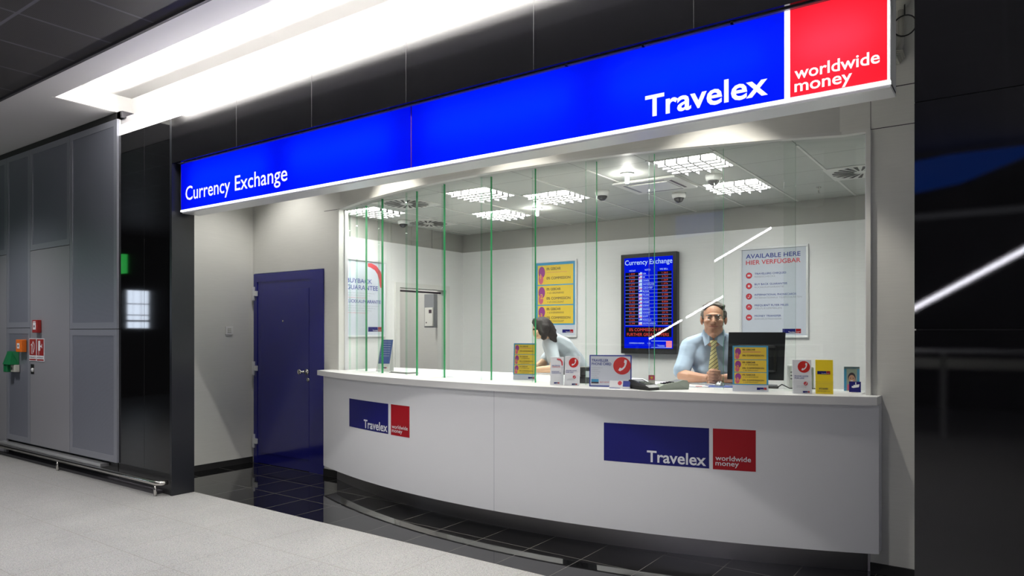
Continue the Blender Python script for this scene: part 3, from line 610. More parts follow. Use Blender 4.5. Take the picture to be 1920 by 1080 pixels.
def snap_frame(t, w, h):
    e = .022; b = MB()
    for a, c in (((0, -.018, 0), (w, 0, e)), ((0, -.018, h - e), (w, 0, h)), ((0, -.018, e), (e, 0, h - e)), ((w - e, -.018, e), (w, 0, h - e))): b.box(a, c, 'white_alu', bevel=.004)
    b.build('snap_frame', t)
# wall poster: offers
t = thing('offer_poster', 'framed blue and yellow commission offer poster on the back wall behind the woman', 'poster', (-4.565, 6.868, 1.378)); snap_frame(t, .575, .885)
b = MB(); promo_print(b, lambda u, v, q: (.022 + u, -.006 - q, .022 + v), .531, .841); b.build('poster_print', t)
# wall poster: available here
t = thing('service_poster', 'framed white poster of available services on the back wall right of the man', 'poster', (-2.166, 6.868, 1.386)); snap_frame(t, .632, .870)
b = MB(); F = Flat(b, lambda u, v, q: (u, -.006 - q, v)); F.rect(.022, .022, .61, .848, 'poster_white')
F.text('AVAILABLE HERE', .06, .765, .040, 'text_blue', w=.50, bold=.014); F.text('HIER VERFÜGBAR', .06, .705, .040, 'text_red', w=.50, bold=.014)
for i, (a, c, wa, wc) in enumerate((('TRAVELLERS CHEQUES', 'REISESCHECKS', .29, .19), ('BUY BACK GUARANTEE', 'RÜCKKAUFGARANTIE', .30, .27), ('INTERNATIONAL PHONECARDS', 'INTERNATIONALE TELEFONKARTEN', .38, .43), ('FREQUENT FLYER MILES', 'VIELFLIEGERMEILEN', .31, .25), ('MONEY TRANSFER', 'BARGELDTRANSFER', .245, .25))):
    y = .600 - i * .101; F.disc(.088, y, .029, 'logo_red', 2); F.disc(.088, y, .024, 'text_red', 3)
    F.text(a, .142, y + .006, .017, 'text_blue', w=wa, bold=.012); F.text(c, .142, y - .022, .016, 'text_grey', w=wc)
    if i == 0: F.rect(.074, y - .008, .102, y + .008, 'poster_white', 4)
    elif i == 1: F.disc(.088, y, .010, 'poster_white', 4)
    elif i == 2: handset(F, .086, y, .024, 'poster_white', 4)
    elif i == 3: F.poly([(.072, y - .008), (.088, y + .004), (.104, y - .008), (.088, y + .014)], 'poster_white', 4)
    else: F.rect(.074, y - .006, .084, y + .006, 'poster_white', 4); F.rect(.087, y - .006, .103, y + .006, 'poster_white', 4)
mini_logo(F, .40, .045, .165); b.build('poster_print', t)
# left wall poster: buyback
t = thing('buyback_poster', 'framed buyback guarantee poster with a red boomerang on the left inner wall', 'poster', (-5.648, 4.90, 1.385), R_(90)); snap_frame(t, .62, .835)
b = MB(); F = Flat(b, lambda u, v, q: (u, -.006 - q, v)); F.rect(.022, .022, .598, .813, 'poster_white')
strokes(F, [(.355, .775, .8), (.40, .775, 1.1), (.47, .75, 1.2), (.52, .70, 1.3), (.545, .63, 1.2), (.552, .56, 1.0), (.552, .54, .6)], .022, 'text_red')
F.text('BUYBACK', .06, .575, .046, 'text_blue', w=.355, bold=.014); F.text('GUARANTEE', .06, .505, .046, 'text_blue', w=.44, bold=.014)
for k in range(3): F.text('change back any leftover currency at the same rate with us'[k:38 + k * 6], .06, .465 - k * .025, .011, 'text_grey' if k < 2 else 'text_red', w=.40 - .07 * k)
F.text('RÜCKKAUFGARANTIE', .06, .365, .034, 'text_blue', w=.485, bold=.014)
for k in range(4): F.text('tauschen sie ihre restlichen reisedevisen zum gleichen kurs'[k:38 + k * 6], .06, .33 - k * .025, .011, 'text_grey' if k < 3 else 'text_red', w=.45 - .05 * k)
mini_logo(F, .36, .06, .20); b.build('poster_print', t)
# rate board
t = thing('rate_display', 'black framed blue currency exchange rate screen on the back wall', 'screen', (-3.415, 6.868, 1.214))
Wd, Hd = .63, 1.05; b = MB(); e = .042
b.box((0, -.07, 0), (Wd, 0, Hd), 'plastic_black', bevel=.006); b.build('bezel', t)
b = MB(); F = Flat(b, lambda u, v, q: (u, -.071 - q, v)); F.rect(e, e + .015, Wd - e, Hd - e, 'screen_blue')
F.text('Currency Exchange', .052, .935, .050, 'screen_white', 2, w=.53, bold=.005)
F.text('WE BUY', .10, .865, .017, 'screen_white', 2, w=.075); F.text('NOTES', .28, .868, .017, 'screen_white', 2, w=.06); F.text('WE SELL', .445, .868, .017, 'screen_white', 2, w=.09)
rows = [('1.359', 'USA', '1.262'), ('0.905', 'UK', '0.763'), ('1.827', 'CANADA', '1.569'), ('1.677', 'SWITZERLAND', '1.576'), ('28.62', 'CZECH REP', '23.905'), ('41.362', 'RUSSIA', '34.287'), ('4.071', 'POLAND', '3.298'), ('15.650', 'MEXICO', '9.107'),
        ('10.162', 'SWEDEN', '8.858'), ('9.052', 'NORWAY', '7.332'), ('8.187', 'DENMARK', '6.984'), ('281.73', 'HUNGARY', '237.75'), ('8.249', 'EGYPT', '6.873'), ('12.626', 'MONGOLIA', '3.52'), ('12.399', 'SOUTH AFRICA', '9.109')]
fl = [('logo_blue', 'screen_pink'), ('logo_blue', 'screen_pink'), ('screen_pink', 'screen_white'), ('screen_pink', 'screen_white'), ('screen_white', 'screen_pink'), ('screen_white', 'screen_blue'), ('screen_white', 'screen_pink'), ('screen_pink', 'screen_pink')]
for i, (a, c, d2) in enumerate(rows):
    y = .822 - i * .0373
    F.rect(.055, y, .205, y + .033, 'screen_black', 2); F.rect(.42, y, .575, y + .033, 'screen_black', 2); F.rect(.055, y - .004, .575, y - .0025, 'screen_white', 2)
    F.text(a, .0, y + .008, .017, 'screen_red', 3, w=.065, right=.165); F.text(d2, 0, y + .008, .017, 'screen_red', 3, w=.065, right=.535); F.text(c, .257, y + .008, .017, 'screen_white', 3, w=.012 * len(c))
    q = fl[i % 8]; F.rect(.21, y + .002, .248, y + .031, 'screen_white', 2); F.rect(.21, y + .002, .248, y + .012, q[1], 3); F.rect(.21, y + .022, .225, y + .031, q[0] if q[0] != 'screen_white' else q[1], 3)
F.rect(.055, .175, .575, .280, 'screen_black', 2); F.text('0% COMMISSION PLUS', .10, .236, .031, 'screen_red', 3, w=.42); F.text('FURTHER GREAT OFFERS', .075, .186, .031, 'screen_red', 3, w=.47)
F.text('COMMISSION MINIMUM', .10, .103, .014, 'screen_white', 2, w=.17); F.text('1.5%', .31, .103, .014, 'screen_white', 2)
strokes(F, [(.35, .135), (.575, .135)], .002, 'screen_white'); strokes(F, [(.35, .068), (.575, .068)], .002, 'screen_white'); F.rect(.515, .070, .578, .136, 'screen_pink', 3); F.text('Travelex', .42, .078, .016, 'screen_white', 3, w=.08)
b.build('display', t)

# ------------------------------------------------------------------ things on the counter (top at 1.067)
ZC = 1.0675
def holder(t, w, h, back=.07, lean=.12):
    """clear acrylic leaning sheet with a foot"""
    MB().add([(-w / 2, .004, 0), (w / 2, .004, 0), (w / 2, .004 + h * lean, h), (-w / 2, .004 + h * lean, h), (-w / 2, back, 0), (w / 2, back, 0)], [(0, 1, 2, 3), (3, 2, 5, 4)], 'acrylic').build('acrylic_holder', t)
def leanP(w, h, lean, yb=0.0): return lambda u, v, q: (-w / 2 + u, yb + v * lean - q, v)
for (x, y, rz, w, h, lab) in ((-3.127, 4.556, 16, .185, .287, 'blue and yellow offer card in an acrylic stand, left of the woman'), (-1.357, 4.51, 20, .215, .290, 'blue and yellow offer card in an acrylic stand before the computer monitor')):
    t = thing('offer_card', lab, 'sign', (x, y, ZC), R_(rz), 'small offer cards on the counter'); holder(t, w + .01, h, .09, .08)
    b = MB(); promo_print(b, leanP(w, h, .08), w, h); b.build('card', t)
def brochures(x, y, rz, w, h, kind, lab, name='brochure_holder'):
    t = thing(name, lab, 'brochure holder', (x, y, ZC), R_(rz)); lean = .16
    b = MB(); d0 = .028
    b.add([(-w / 2, 0, 0), (w / 2, 0, 0), (w / 2, .0 + h * lean, h), (-w / 2, .0 + h * lean, h), (-w / 2, d0, 0), (w / 2, d0, 0), (w / 2, d0 + h * lean, h), (-w / 2, d0 + h * lean, h)], [(0, 1, 2, 3), (5, 4, 7, 6), (0, 3, 7, 4), (1, 5, 6, 2), (3, 2, 6, 7), (0, 4, 5, 1)], 'print_white' if kind != 'yellow' else 'yellow')
    F = Flat(b, leanP(w, h, lean, -.0005))
    if kind == 'phone':
        phone_ball(F, w * .60, h * .79, w * .33, 1); F.text('PHONE HOME', w * .1, h * .50, h * .035, 'text_blue', w=w * .72, bold=.012); F.text('FOR LESS', w * .1, h * .44, h * .035, 'text_blue', w=w * .5, bold=.012)
        phone_ball(F, w * .68, h * .30, w * .11, 1, 'text_red'); F.text('international', w * .2, h * .22, h * .018, 'text_grey', w=w * .5); F.text('phonecards', w * .2, h * .185, h * .018, 'text_grey', w=w * .5); mini_logo(F, w * .52, h * .03, w * .36)
    elif kind == 'boomerang':
        strokes(F, [(w * .5, h * .93, 1), (w * .75, h * .91, 1.2), (w * .88, h * .83, 1.2), (w * .9, h * .70, .8)], w * .05, 'text_red')
        F.text('BUYBACK', w * .15, h * .68, h * .035, 'text_blue', w=w * .6, bold=.012); F.text('GUARANTEE', w * .15, h * .63, h * .035, 'text_red', w=w * .6, bold=.012)
        F.text('RÜCKKAUF', w * .12, h * .46, h * .035, 'text_blue', w=w * .55, bold=.012); F.text('GARANTIE', w * .12, h * .41, h * .03, 'text_blue', w=w * .7, bold=.012); mini_logo(F, w * .3, h * .05, w * .4)
    else:
        mini_logo(F, w * .1, h * .58, w * .74); F.text('BITTE NEHMEN', w * .2, h * .13, h * .045, 'ink', w=w * .5, bold=.012); F.text('please take one', w * .12, h * .07, h * .02, 'ink', w=w * .7)
        strokes(F, [(w * .05, h * .30), (w * .95, h * .30)], .0008, 'promo_yellow', 1)
    b.build('brochures', t)
    a = MB(); k = h * .38; a.add([(-w / 2 - .004, -.006, 0), (w / 2 + .004, -.006, 0), (w / 2 + .004, -.006 + k * lean, k), (-w / 2 - .004, -.006 + k * lean, k)], [(0, 1, 2, 3)], 'acrylic')
    a.add([(-w / 2 - .004, d0 + .005, 0), (w / 2 + .004, d0 + .005, 0), (w / 2 + .004, d0 + .005 + h * lean, h), (-w / 2 - .004, d0 + .005 + h * lean, h)], [(0, 1, 2, 3)], 'acrylic'); a.build('acrylic_holder', t)
brochures(-2.645, 4.262, 27, .094, .197, 'boomerang', 'white brochure holder with a red boomerang, left of the pair')
brochures(-2.523, 4.262, 20, .104, .204, 'phone', 'white brochure holder with a red telephone ball, right of the pair near the woman')
brochures(-1.052, 4.545, 20, .108, .206, 'phone', 'white brochure holder with a red telephone ball, beside the yellow one')
brochures(-.938, 4.600, 14, .098, .206, 'yellow', 'yellow brochure holder near the right end of the counter')
# landscape phone card sign
t = thing('phone_card_sign', 'landscape traveller phone card sign with blue border and red telephone ball', 'sign', (-2.258, 4.335, ZC), R_(20)); w, h = .290, .218; holder(t, w, h, .08, .06)
b = MB(); F = Flat(b, leanP(w, h, .06)); F.rect(0, 0, w, h, 'text_blue'); F.rect(.008, .008, w - .008, h - .008, 'poster_white', 2)
F.text('TRAVELLER', .016, .172, .017, 'text_blue', 3, w=.115, bold=.014); F.text('PHONE CARD', .016, .148, .017, 'text_blue', 3, w=.135, bold=.014)
for k, s in enumerate(('international telefonieren', 'guthabenkarten', 'weltweit gespraeche', 'einfach und sicher', 'ohne vertrag', 'an jedem telefon')): F.text(s, .016, .128 - k * .014, .005, 'text_grey', 3)
phone_ball(F, .225, .145, .060, 3); F.rect(.014, .022, .065, .052, 'promo_blue', 3); F.rect(.014, .022, .065, .032, 'ink', 4); F.text('BUY NOW', .075, .026, .009, 'text_red', 3)
b.build('card', t)
t = thing('flyer_stack', 'small blue and white flyers leaning on the phone card sign', 'flyers', (-2.145, 4.25, ZC), R_(12))
b = MB(); F = Flat(b, leanP(.14, .07, .35)); b.box((-.07, 0.0, 0), (.07, .03, .012), 'print_white'); F.rect(0, 0, .09, .05, 'print_white'); F.rect(0.0, -.0, .075, .012, 'text_blue', 2); F.rect(.092, 0, .14, .05, 'text_blue', 1); F.disc(.07, .035, .014, 'text_red', 2); b.build('flyers', t)
# card terminals
def terminal(x, y, rz, m, lab, name):
    t = thing(name, lab, 'card terminal', (x, y, ZC), R_(rz)); b = MB()
    prof = [(-.10, 0), (-.10, .018), (-.07, .034), (.02, .048), (.07, .062), (.10, .058), (.115, .03), (.11, 0)]; n = len(prof); ww = .048
    vs = [(-ww * (1 - .12 * (abs(px) > .09)), px, pz) for px, pz in prof] + [(ww * (1 - .12 * (abs(px) > .09)), px, pz) for px, pz in prof]
    b.add(vs, [list(range(n))[::-1], list(range(n, 2 * n))] + [(k, (k + 1) % n, n + (k + 1) % n, n + k) for k in range(n)], m); b.build('housing', t)
    b = MB(); b.add([(-.032, .026, .0505), (.032, .026, .0505), (.032, .064, .0612), (-.032, .064, .0612)], [(0, 1, 2, 3)], 'grey_cabinet'); b.build('display', t)
    for i in range(4):
        for j in range(3): yy = -.06 + i * .02; MB().box((-.028 + j * .021, yy, .0355 + i * .003), (-.012 + j * .021, yy + .012, .041 + i * .003), 'plastic_grey' if m != 'plastic_grey' else 'plastic_black').build('key', t)
    return t
terminal(-1.985, 4.285, 66, 'plastic_black', 'black card terminal lying on the counter in front of the glass', 'card_terminal')
terminal(-1.845, 4.395, -40, 'plastic_grey', 'grey-green card terminal right of the black one', 'card_terminal')
t = thing('paper_slip', 'small printed card standing up between the two card terminals', 'card', (-1.985, 4.41, ZC), R_(24))
b = MB(); b.box((-.022, -.0, 0), (.022, .002, .088), 'beige'); F = Flat(b, lambda u, v, q: (u, -.0005 - q, v)); F.rect(-.02, .055, .02, .085, 'promo_pink'); F.disc(0, .07, .008, 'promo_yellow', 2); b.build('card', t)
# computer
t = thing('computer_monitor', 'black computer monitor seen from behind, in front of the man', 'monitor', (-1.435, 4.90, ZC), R_(17)); rot = R_(8)
b = MB(); b.add([(-.190, -.016, .05), (.175, -.016, .05), (.188, -.002, .375), (-.180, -.002, .375), (-.190, .018, .05), (.175, .018, .05), (.188, .032, .375), (-.180, .032, .375)], [(0, 1, 2, 3), (5, 4, 7, 6), (0, 3, 7, 4), (1, 5, 6, 2), (3, 2, 6, 7), (0, 4, 5, 1)], 'plastic_black'); b.box((-.13, -.05, .10), (.13, -.01, .29), 'plastic_black', bevel=.02); b.build('casing', t)
MB().add([(-.175, .0265, .065), (.165, .0265, .065), (.172, .0335, .36), (-.17, .0335, .36)], [(3, 2, 1, 0)], 'screen_black').build('screen', t)
MB().box((-.05, -.06, .0), (.05, -.02, .18), 'plastic_black', bevel=.008).build('neck', t)
MB().box((-.12, -.10, 0), (.14, .09, .014), 'plastic_black', bevel=.005).build('base', t)
MB().tube([(-1.275, 4.80, ZC + .006), (-1.25, 4.84, ZC + .03), (-1.20, 4.84, ZC + .006), (-1.10, 4.88, ZC + .006), (-.98, 4.96, ZC + .006)], .004, 'rubber', 8).build('cable', label='black cable running along the counter right of the monitor', cat='cable')
t = thing('network_box', 'upright white network box with vents behind the white brochure holder', 'network box', (-1.22, 5.0, ZC), R_(25))
MB().box((-.03, -.05, 0), (.03, .05, .155), 'white_plastic', bevel=.008).build('housing', t)
for k in range(3): MB().box((-.025, -.0515, .06 + k * .022), (-.005, -.049, .066 + k * .022), 'ink').build('vent', t)
t = thing('telephone_base', 'grey desk device standing next to the white network box', 'desk device', (-1.135, 5.04, ZC), R_(25)); MB().box((-.035, -.03, 0), (.035, .03, .14), 'plastic_grey', bevel=.006).build('housing', t); MB().box((-.02, -.033, .09), (.02, -.03, .12), 'ink').build('display', t)
t = thing('computer_mouse', 'silver computer mouse by the clasped hands', 'mouse', (-1.655, 4.80, ZC + .003), R_(20))
b = MB(); bm = bmesh.new(); bmesh.ops.create_uvsphere(bm, u_segments=20, v_segments=12, radius=1)
for v in bm.verts: v.co = Vector((v.co.x * .030, v.co.y * .052, max(0, v.co.z) * .034))
b.addbm(bm, 'alu', True); b.build('shell', t); MB().tube([(0, -.02, .031), (0, -.034, .026)], .004, 'ink', 8).build('wheel', t)
MB().box((-.12, -.09, 0), (.12, .09, .003), 'mat_blue').build('mouse_mat', loc=(-1.63, 4.80, ZC), rotz=R_(18), label='blue mouse mat under the silver mouse', cat='mouse mat')
b = MB(); b.box((-.13, -.06, 0), (.07, .06, .002), 'poster_white'); b.box((-.03, -.05, .002), (.13, .07, .004), 'print_white'); b.box((-.10, -.04, .002), (0, .03, .0035), 'text_grey'); b.box((.05, -.045, .004), (.09, .0, .005), 'text_red')
b.build('paper_forms', loc=(-1.83, 4.68, ZC), rotz=R_(15), label='white and grey paper forms lying before the man behind the glass', cat='papers')
# black stapler-like device
t = thing('till_printer', 'black slip printer behind the glass left of the phone card sign', 'printer', (-2.58, 4.56, ZC), R_(20))
MB().box((-.045, -.05, 0), (.045, .05, .05), 'plastic_black', bevel=.006).build('base', t); MB().box((-.035, -.03, .05), (.03, .05, .085), 'plastic_black', bevel=.005).build('body', t); MB().box((-.05, -.05, .085), (.04, .05, .12), 'plastic_black', bevel=.008).build('lid', t); MB().box((.01, -.052, .045), (.04, -.03, .09), 'print_white').build('paper_slip', t)
# photo card and camera sign
t = thing('photo_card', 'small photo card of a smiling person at the right end of the counter', 'photo', (-.842, 4.93, ZC), R_(12))
MB().box((-.045, .0, 0), (.045, .012, .155), 'promo_blue').box((-.045, .0, .14), (.045, .013, .155), 'plastic_grey').build('frame', t)
b = MB(); F = Flat(b, lambda u, v, q: (u, -.0006 - q, v)); F.rect(-.03, .0, .03, .14, 'plastic_grey'); F.rect(-.026, .005, .024, .042, 'promo_pink', 2); F.disc(0, .085, .022, 'ink', 2, ry=.033); F.disc(0, .075, .019, 'skin', 3, ry=.028); F.disc(0, .066, .009, 'print_white', 4, ry=.003); F.disc(-.008, .082, .003, 'ink', 4); F.disc(.008, .082, .003, 'ink', 4); b.build('picture', t)
t = thing('cctv_sign', 'small blue camera surveillance sign in front of the photo card', 'sign', (-.800, 4.79, ZC + .004), R_(10))
MB().box((-.033, 0, 0), (.033, .003, .066), 'logo_blue').box((-.02, 0, -.004), (.02, .02, 0), 'acrylic').build('plate', t)
b = MB(); F = Flat(b, lambda u, v, q: (u, -.0006 - q, v)); F.poly([(-.012, .026), (.022, .032), (.025, .05), (-.008, .044)], 'print_white'); F.rect(-.018, .028, -.01, .038, 'print_white', 1); F.rect(.002, .048, .007, .062, 'print_white'); b.build('pictogram', t)
# leaflet stand at the left
t = thing('leaflet_stand', 'blue leaflet on a white stand behind the left glass panels', 'leaflet stand', (-4.86, 4.72, ZC), R_(20))
MB().add([(-.075, 0, 0), (.065, 0, 0), (.07, .07, .305), (-.05, .07, .305), (-.075, .10, 0), (.065, .10, 0)], [(0, 1, 2, 3), (3, 2, 5, 4)], 'white_plastic').build('stand', t)
b = MB(); F = Flat(b, lambda u, v, q: (u + v * .06, v * .23 - q - .001, v)); F.rect(-.062, .075, .055, .300, 'promo_blue'); F.rect(-.062, .075, .055, .30, 'mat_blue', 2)
for k in range(7): strokes(F, [(-.05, .28 - k * .022), (.04, .28 - k * .022)], .0015, 'poster_white', 3)
mini_logo(F, -.02, .03, .05); b.build('leaflet', t)
t = thing('coin_tray', 'flat white pay tray lying on the counter at the left', 'tray', (-4.56, 4.69, ZC), R_(-12)); MB().box((-.14, -.07, 0), (.14, .07, .004), 'rubber').box((-.13, -.06, .004), (.13, .06, .014), 'white_plastic', bevel=.003).build('tray', t)
t = thing('paper_slip', 'thin white receipt lying on the counter left of the first offer card', 'paper', (-3.86, 4.5, ZC), R_(20)); MB().box((-.05, -.02, 0), (.05, .02, .0015), 'poster_white').build('sheet', t)

# wall cabinet in the store room
t = thing('wall_cabinet', 'grey wall cabinet in the dim room seen through the doorway', 'cabinet', (-6.66, 7.45, 1.50))
MB().box((-.09, -.10, 0), (.09, .148, .47), 'grey_cabinet', bevel=.004).build('body', t); MB().box((-.06, -.125, .02), (.085, -.10, .28), 'white_plastic', bevel=.004).build('front_unit', t)
MB().box((-.035, -.128, .06), (-.02, -.125, .08), 'ink').build('button', t); MB().box((.02, -.128, .20), (.07, -.125, .25), 'ink').build('display', t)
t = thing('wall_notice', 'small white notice on the dim room wall', 'notice', (-6.93, 7.598, 1.78)); MB().box((-.04, -.004, 0), (.045, 0, .09), 'poster_white').build('sheet', t)

# ------------------------------------------------------------------ concourse things seen only as reflections
def hall_tube(p, q, lab):
    p, q = Vector(p), Vector(q); t = thing('hall_light', lab, 'light', tuple((p + q) / 2), 0, 'sloping tube lights across the concourse'); c = (p + q) / 2
    MB().tube([tuple(p - c), tuple(q - c)], .018, 'hall_tube', 8).build('tube', t)
    MB().tube([tuple(p - c + Vector((0, -.03, .03))), tuple(q - c + Vector((0, -.03, .03)))], .02, 'dark_trim', 8).build('housing', t)
hall_tube((-1.15, -4, 1.70), (1.7, -4, 3.38), 'sloping tube light behind the photographer, mirrored in the black wall')
t = thing('exit_sign', 'green emergency exit sign hanging from the concourse ceiling, mirrored in the black column', 'sign', (-10.95, 1.45, 2.31))
MB().box((-.22, -.03, 0), (.25, .03, .28), 'exit_green').build('lit_case', t); MB().tube([(0, 0, .28), (0, 0, 1.24)], .008, 'dark_trim', 8).build('hanger', t)
b = MB(); F = Flat(b, lambda u, v, w: (-u, .031 + w, v)); strokes(F, [(-.14, .10), (-.06, .14), (-.02, .2)], .018, 'exit_white'); strokes(F, [(-.06, .14), (-.02, .06), (.04, .06)], .018, 'exit_white'); F.disc(.0, .235, .02, 'exit_white', 2); F.rect(.09, .04, .17, .24, 'exit_white', 2); b.build('pictogram', t)
t = thing('blue_sign', 'blue backlit sign hanging across the concourse, mirrored in the black wall', 'sign', (-.9, -3.0, 3.05)); MB().add([(-.5, 0, 0), (.4, 0, .12), (1.3, 0, .45), (.3, 0, .45), (-.5, 0, .38), (-.5, -.08, 0), (.4, -.08, .12), (1.3, -.08, .45), (.3, -.08, .45), (-.5, -.08, .38)], [(4, 3, 2, 1, 0), (5, 6, 7, 8, 9), (0, 1, 6, 5), (1, 2, 7, 6), (2, 3, 8, 7), (3, 4, 9, 8), (4, 0, 5, 9)], 'far_sign_blue').build('lit_face', t); MB().tube([(0, -.04, .4), (0, -.04, .5)], .01, 'dark_trim', 8).build('hanger', t)
t = thing('railing', 'grey metal railing across the concourse behind the photographer', 'railing', (0, -4.6, 0))
MB().tube([(-6, 0, 1.18), (5, 0, 1.18)], .025, 'alu', 10).build('top_rail', t); MB().box((-6, -.02, .95), (5, .02, 1.08), 'beige').build('lower_rail', t)
for k in range(9): MB().box((-6 + k * 1.3, -.02, 0), (-5.95 + k * 1.3, .02, 1.16), 'alu').build('post', t)
hall_tube((-2.1, -4, 1.14), (-1.22, -4, 1.66), 'sloping tube light behind the photographer, lowest of the row')
# ------------------------------------------------------------------ people
def evalmesh(o):
    dg = bpy.context.evaluated_depsgraph_get(); dg.update(); return bpy.data.meshes.new_from_object(o.evaluated_get(dg))
def blob(name, prims, voxel, m, parent, post=None, smooth=3, label=None):
    bm = bmesh.new()
    def sph(c, r, sub=2, T=None):
        g = bmesh.ops.create_icosphere(bm, subdivisions=sub, radius=1)
        for v in g['verts']:
            p = Vector((v.co.x * r[0], v.co.y * r[1], v.co.z * r[2])); p = T @ p if T else p; v.co = p + Vector(c)
    for p in prims:
        if p[0] == 'e': sph(p[1], p[2], 3, Matrix.Rotation(R_(p[3]), 3, p[4]) if len(p) > 3 else None)
        else:
            pts = p[1]
            for (a, ra), (c, rc) in zip(pts[:-1], pts[1:]):
                a, c = Vector(a), Vector(c); n = max(2, int((c - a).length / (min(ra, rc) * .35)) + 1)
                for k in range(n + 1): t_ = k / n; r = ra + (rc - ra) * t_; sph(a.lerp(c, t_), (r, r, r), 2)
    me = bpy.data.meshes.new(name); bm.to_mesh(me); bm.free(); o = bpy.data.objects.new(name, me); C.objects.link(o)
    r = o.modifiers.new('r', 'REMESH'); r.mode = 'VOXEL'; r.voxel_size = voxel
    s = o.modifiers.new('s', 'SMOOTH'); s.iterations = smooth; s.factor = .5
    nm = evalmesh(o); bpy.data.objects.remove(o); nm.name = name
    if post:
        for v in nm.vertices: v.co = post(v.co.copy())
    for p in nm.polygons: p.use_smooth = True
    nm.materials.clear(); nm.materials.append(MATS[m]); o = bpy.data.objects.new(name, nm); C.objects.link(o); o.parent = parent
    return tag(o, label)
def G3(p, c, s): return math.exp(-((p.x - c[0]) ** 2 / s[0] ** 2 + (p.y - c[1]) ** 2 / s[1] ** 2 + (p.z - c[2]) ** 2 / s[2] ** 2))

# --- the man. local frame: -Y faces the customer, head centre at (0, 0, 1.522)
man = thing('person', 'man in a light blue shirt and yellow striped tie sitting behind the counter, hands clasped', 'person', (-1.800, 5.09, 0), R_(19.5))
hz = 1.540
def face_post(p):
    q = p - Vector((0, 0, hz))
    for s in (-1, 1):
        k = G3(q, (s * .033, -.098, .012), (.020, .03, .013)); p.y += .013 * k
        k = G3(q, (s * .044, -.08, -.05), (.022, .04, .025)); p.y += .004 * k
    p.y += .003 * G3(q, (0, -.10, -.052), (.03, .03, .0035)); 
    return p
hd = [('e', (0, .012, hz + .026), (.078, .096, .098)), ('e', (0, -.020, hz - .020), (.070, .076, .090)), ('e', (0, -.034, hz - .088), (.052, .050, .046)), ('e', (0, -.064, hz - .118), (.027, .024, .020)), ('e', (-.040, -.02, hz - .075), (.026, .040, .035)), ('e', (.040, -.02, hz - .075), (.026, .040, .035)),
      ('e', (0, -.088, hz + .030), (.050, .016, .010)),
      ('c', [((0, -.094, hz + .012), .010), ((0, -.112, hz - .022), .013)]), ('e', (-.011, -.104, hz - .026), (.010, .012, .008)), ('e', (.011, -.104, hz - .026), (.010, .012, .008)),
      ('e', (0, -.088, hz - .050), (.026, .014, .007)), ('e', (0, -.086, hz - .061), (.021, .014, .006)),
      ('e', (-.045, -.066, hz - .022), (.024, .026, .022)), ('e', (.045, -.066, hz - .022), (.024, .026, .022)),
      ('e', (-.086, .004, hz - .004), (.011, .020, .034)), ('e', (.086, .004, hz - .004), (.011, .020, .034)), ('e', (-.083, .0, hz - .032), (.007, .011, .012)), ('e', (.083, .0, hz - .032), (.007, .011, .012)),
      ('c', [((0, .025, hz - .07), .056), ((0, .045, hz - .16), .058)])]
def hand(s):
    """clasped: palm beside the midline, fingers wrapping over the other hand"""
    z0 = 1.118; P = []
    P.append(('e', (s * .036, -.175, z0), (.020, .040, .034), s * 20, 'Z'))
    for k in range(4):
        zz = z0 + .036 - k * .0225 + (.011 if s > 0 else 0); L0 = (.036, .042, .040, .030)[k]
        P.append(('c', [((s * .040, -.200, zz), .0095), ((s * .026, -.228, zz + .002), .0088), ((-s * .004, -.238, zz + .004 * s + .003), .0082), ((-s * (L0 - .008), -.224, zz + .004 * s), .0074)]))
    P.append(('c', [((s * .034, -.165, z0 + .030), .0125), ((s * .022, -.190, z0 + .050), .0115), ((s * .006, -.208, z0 + .058), .0098)]))
    return P
arms = []
for s in (-1, 1):
    ex = s * .222; arms.append(('c', [((s * .175, .11, 1.335), .058), ((ex, .04, 1.21), .052), ((ex - s * .004, -.035, 1.124), .046)]))
    arms.append(('c', [((ex - s * .004, -.035, 1.122), .046), ((s * .16, -.10, 1.116), .044), ((s * .085, -.145, 1.112), .034), ((s * .048, -.165, 1.114), .028)]))
body = [('e', (0, .12, 1.25), (.15, .09, .15)), ('c', [((0, .12, 1.2), .12), ((0, .13, .80), .13)]), ('c', [((-.16, .10, 1.325), .055), ((.16, .10, 1.325), .055)])]
blob('body', hd + arms + hand(-1) + hand(1) + body, .0036, 'skin', man, face_post, 2)
# shirt
sh = [('e', (0, .115, 1.25), (.172, .112, .175)), ('c', [((0, .12, 1.15), .145), ((0, .13, .86), .150)]), ('c', [((-.150, .098, 1.352), .066), ((-.06, .09, 1.388), .058), ((.06, .09, 1.388), .058), ((.150, .098, 1.352), .066)])]
for s in (-1, 1): sh.append(('c', [((s * .165, .10, 1.338), .074), ((s * .205, .055, 1.235), .066), ((s * .226, .0, 1.162), .068)]))
def shirt_post(p):
    n = noise.noise(p * 14) * .006 + noise.noise(Vector((p.x * 6, p.y * 6, p.z * 22))) * .004
    d0 = Vector((p.x, p.y - .12, 0)); return p + (d0.normalized() * n if d0.length > .001 else Vector())
blob('shirt', sh, .007, 'shirt_blue', man, shirt_post, 6, 'light blue short-sleeved shirt')
b = MB()
for s in (-1, 1):   # collar: a standing band and two pointed flaps
    b.add([(s * .004, -.040, 1.392), (s * .030, -.040, 1.420), (s * .066, .005, 1.456), (s * .078, -.012, 1.412), (s * .060, -.052, 1.338), (s * .030, -.054, 1.365)], [(0, 1, 5), (1, 2, 3, 5), (5, 3, 4)] if s > 0 else [(5, 1, 0), (5, 3, 2, 1), (4, 3, 5)], 'shirt_blue')
    b.add([(s * .066, .005, 1.456), (s * .070, .060, 1.462), (s * .084, .060, 1.412), (s * .078, -.012, 1.412)], [(0, 1, 2, 3)] if s > 0 else [(3, 2, 1, 0)], 'shirt_blue')
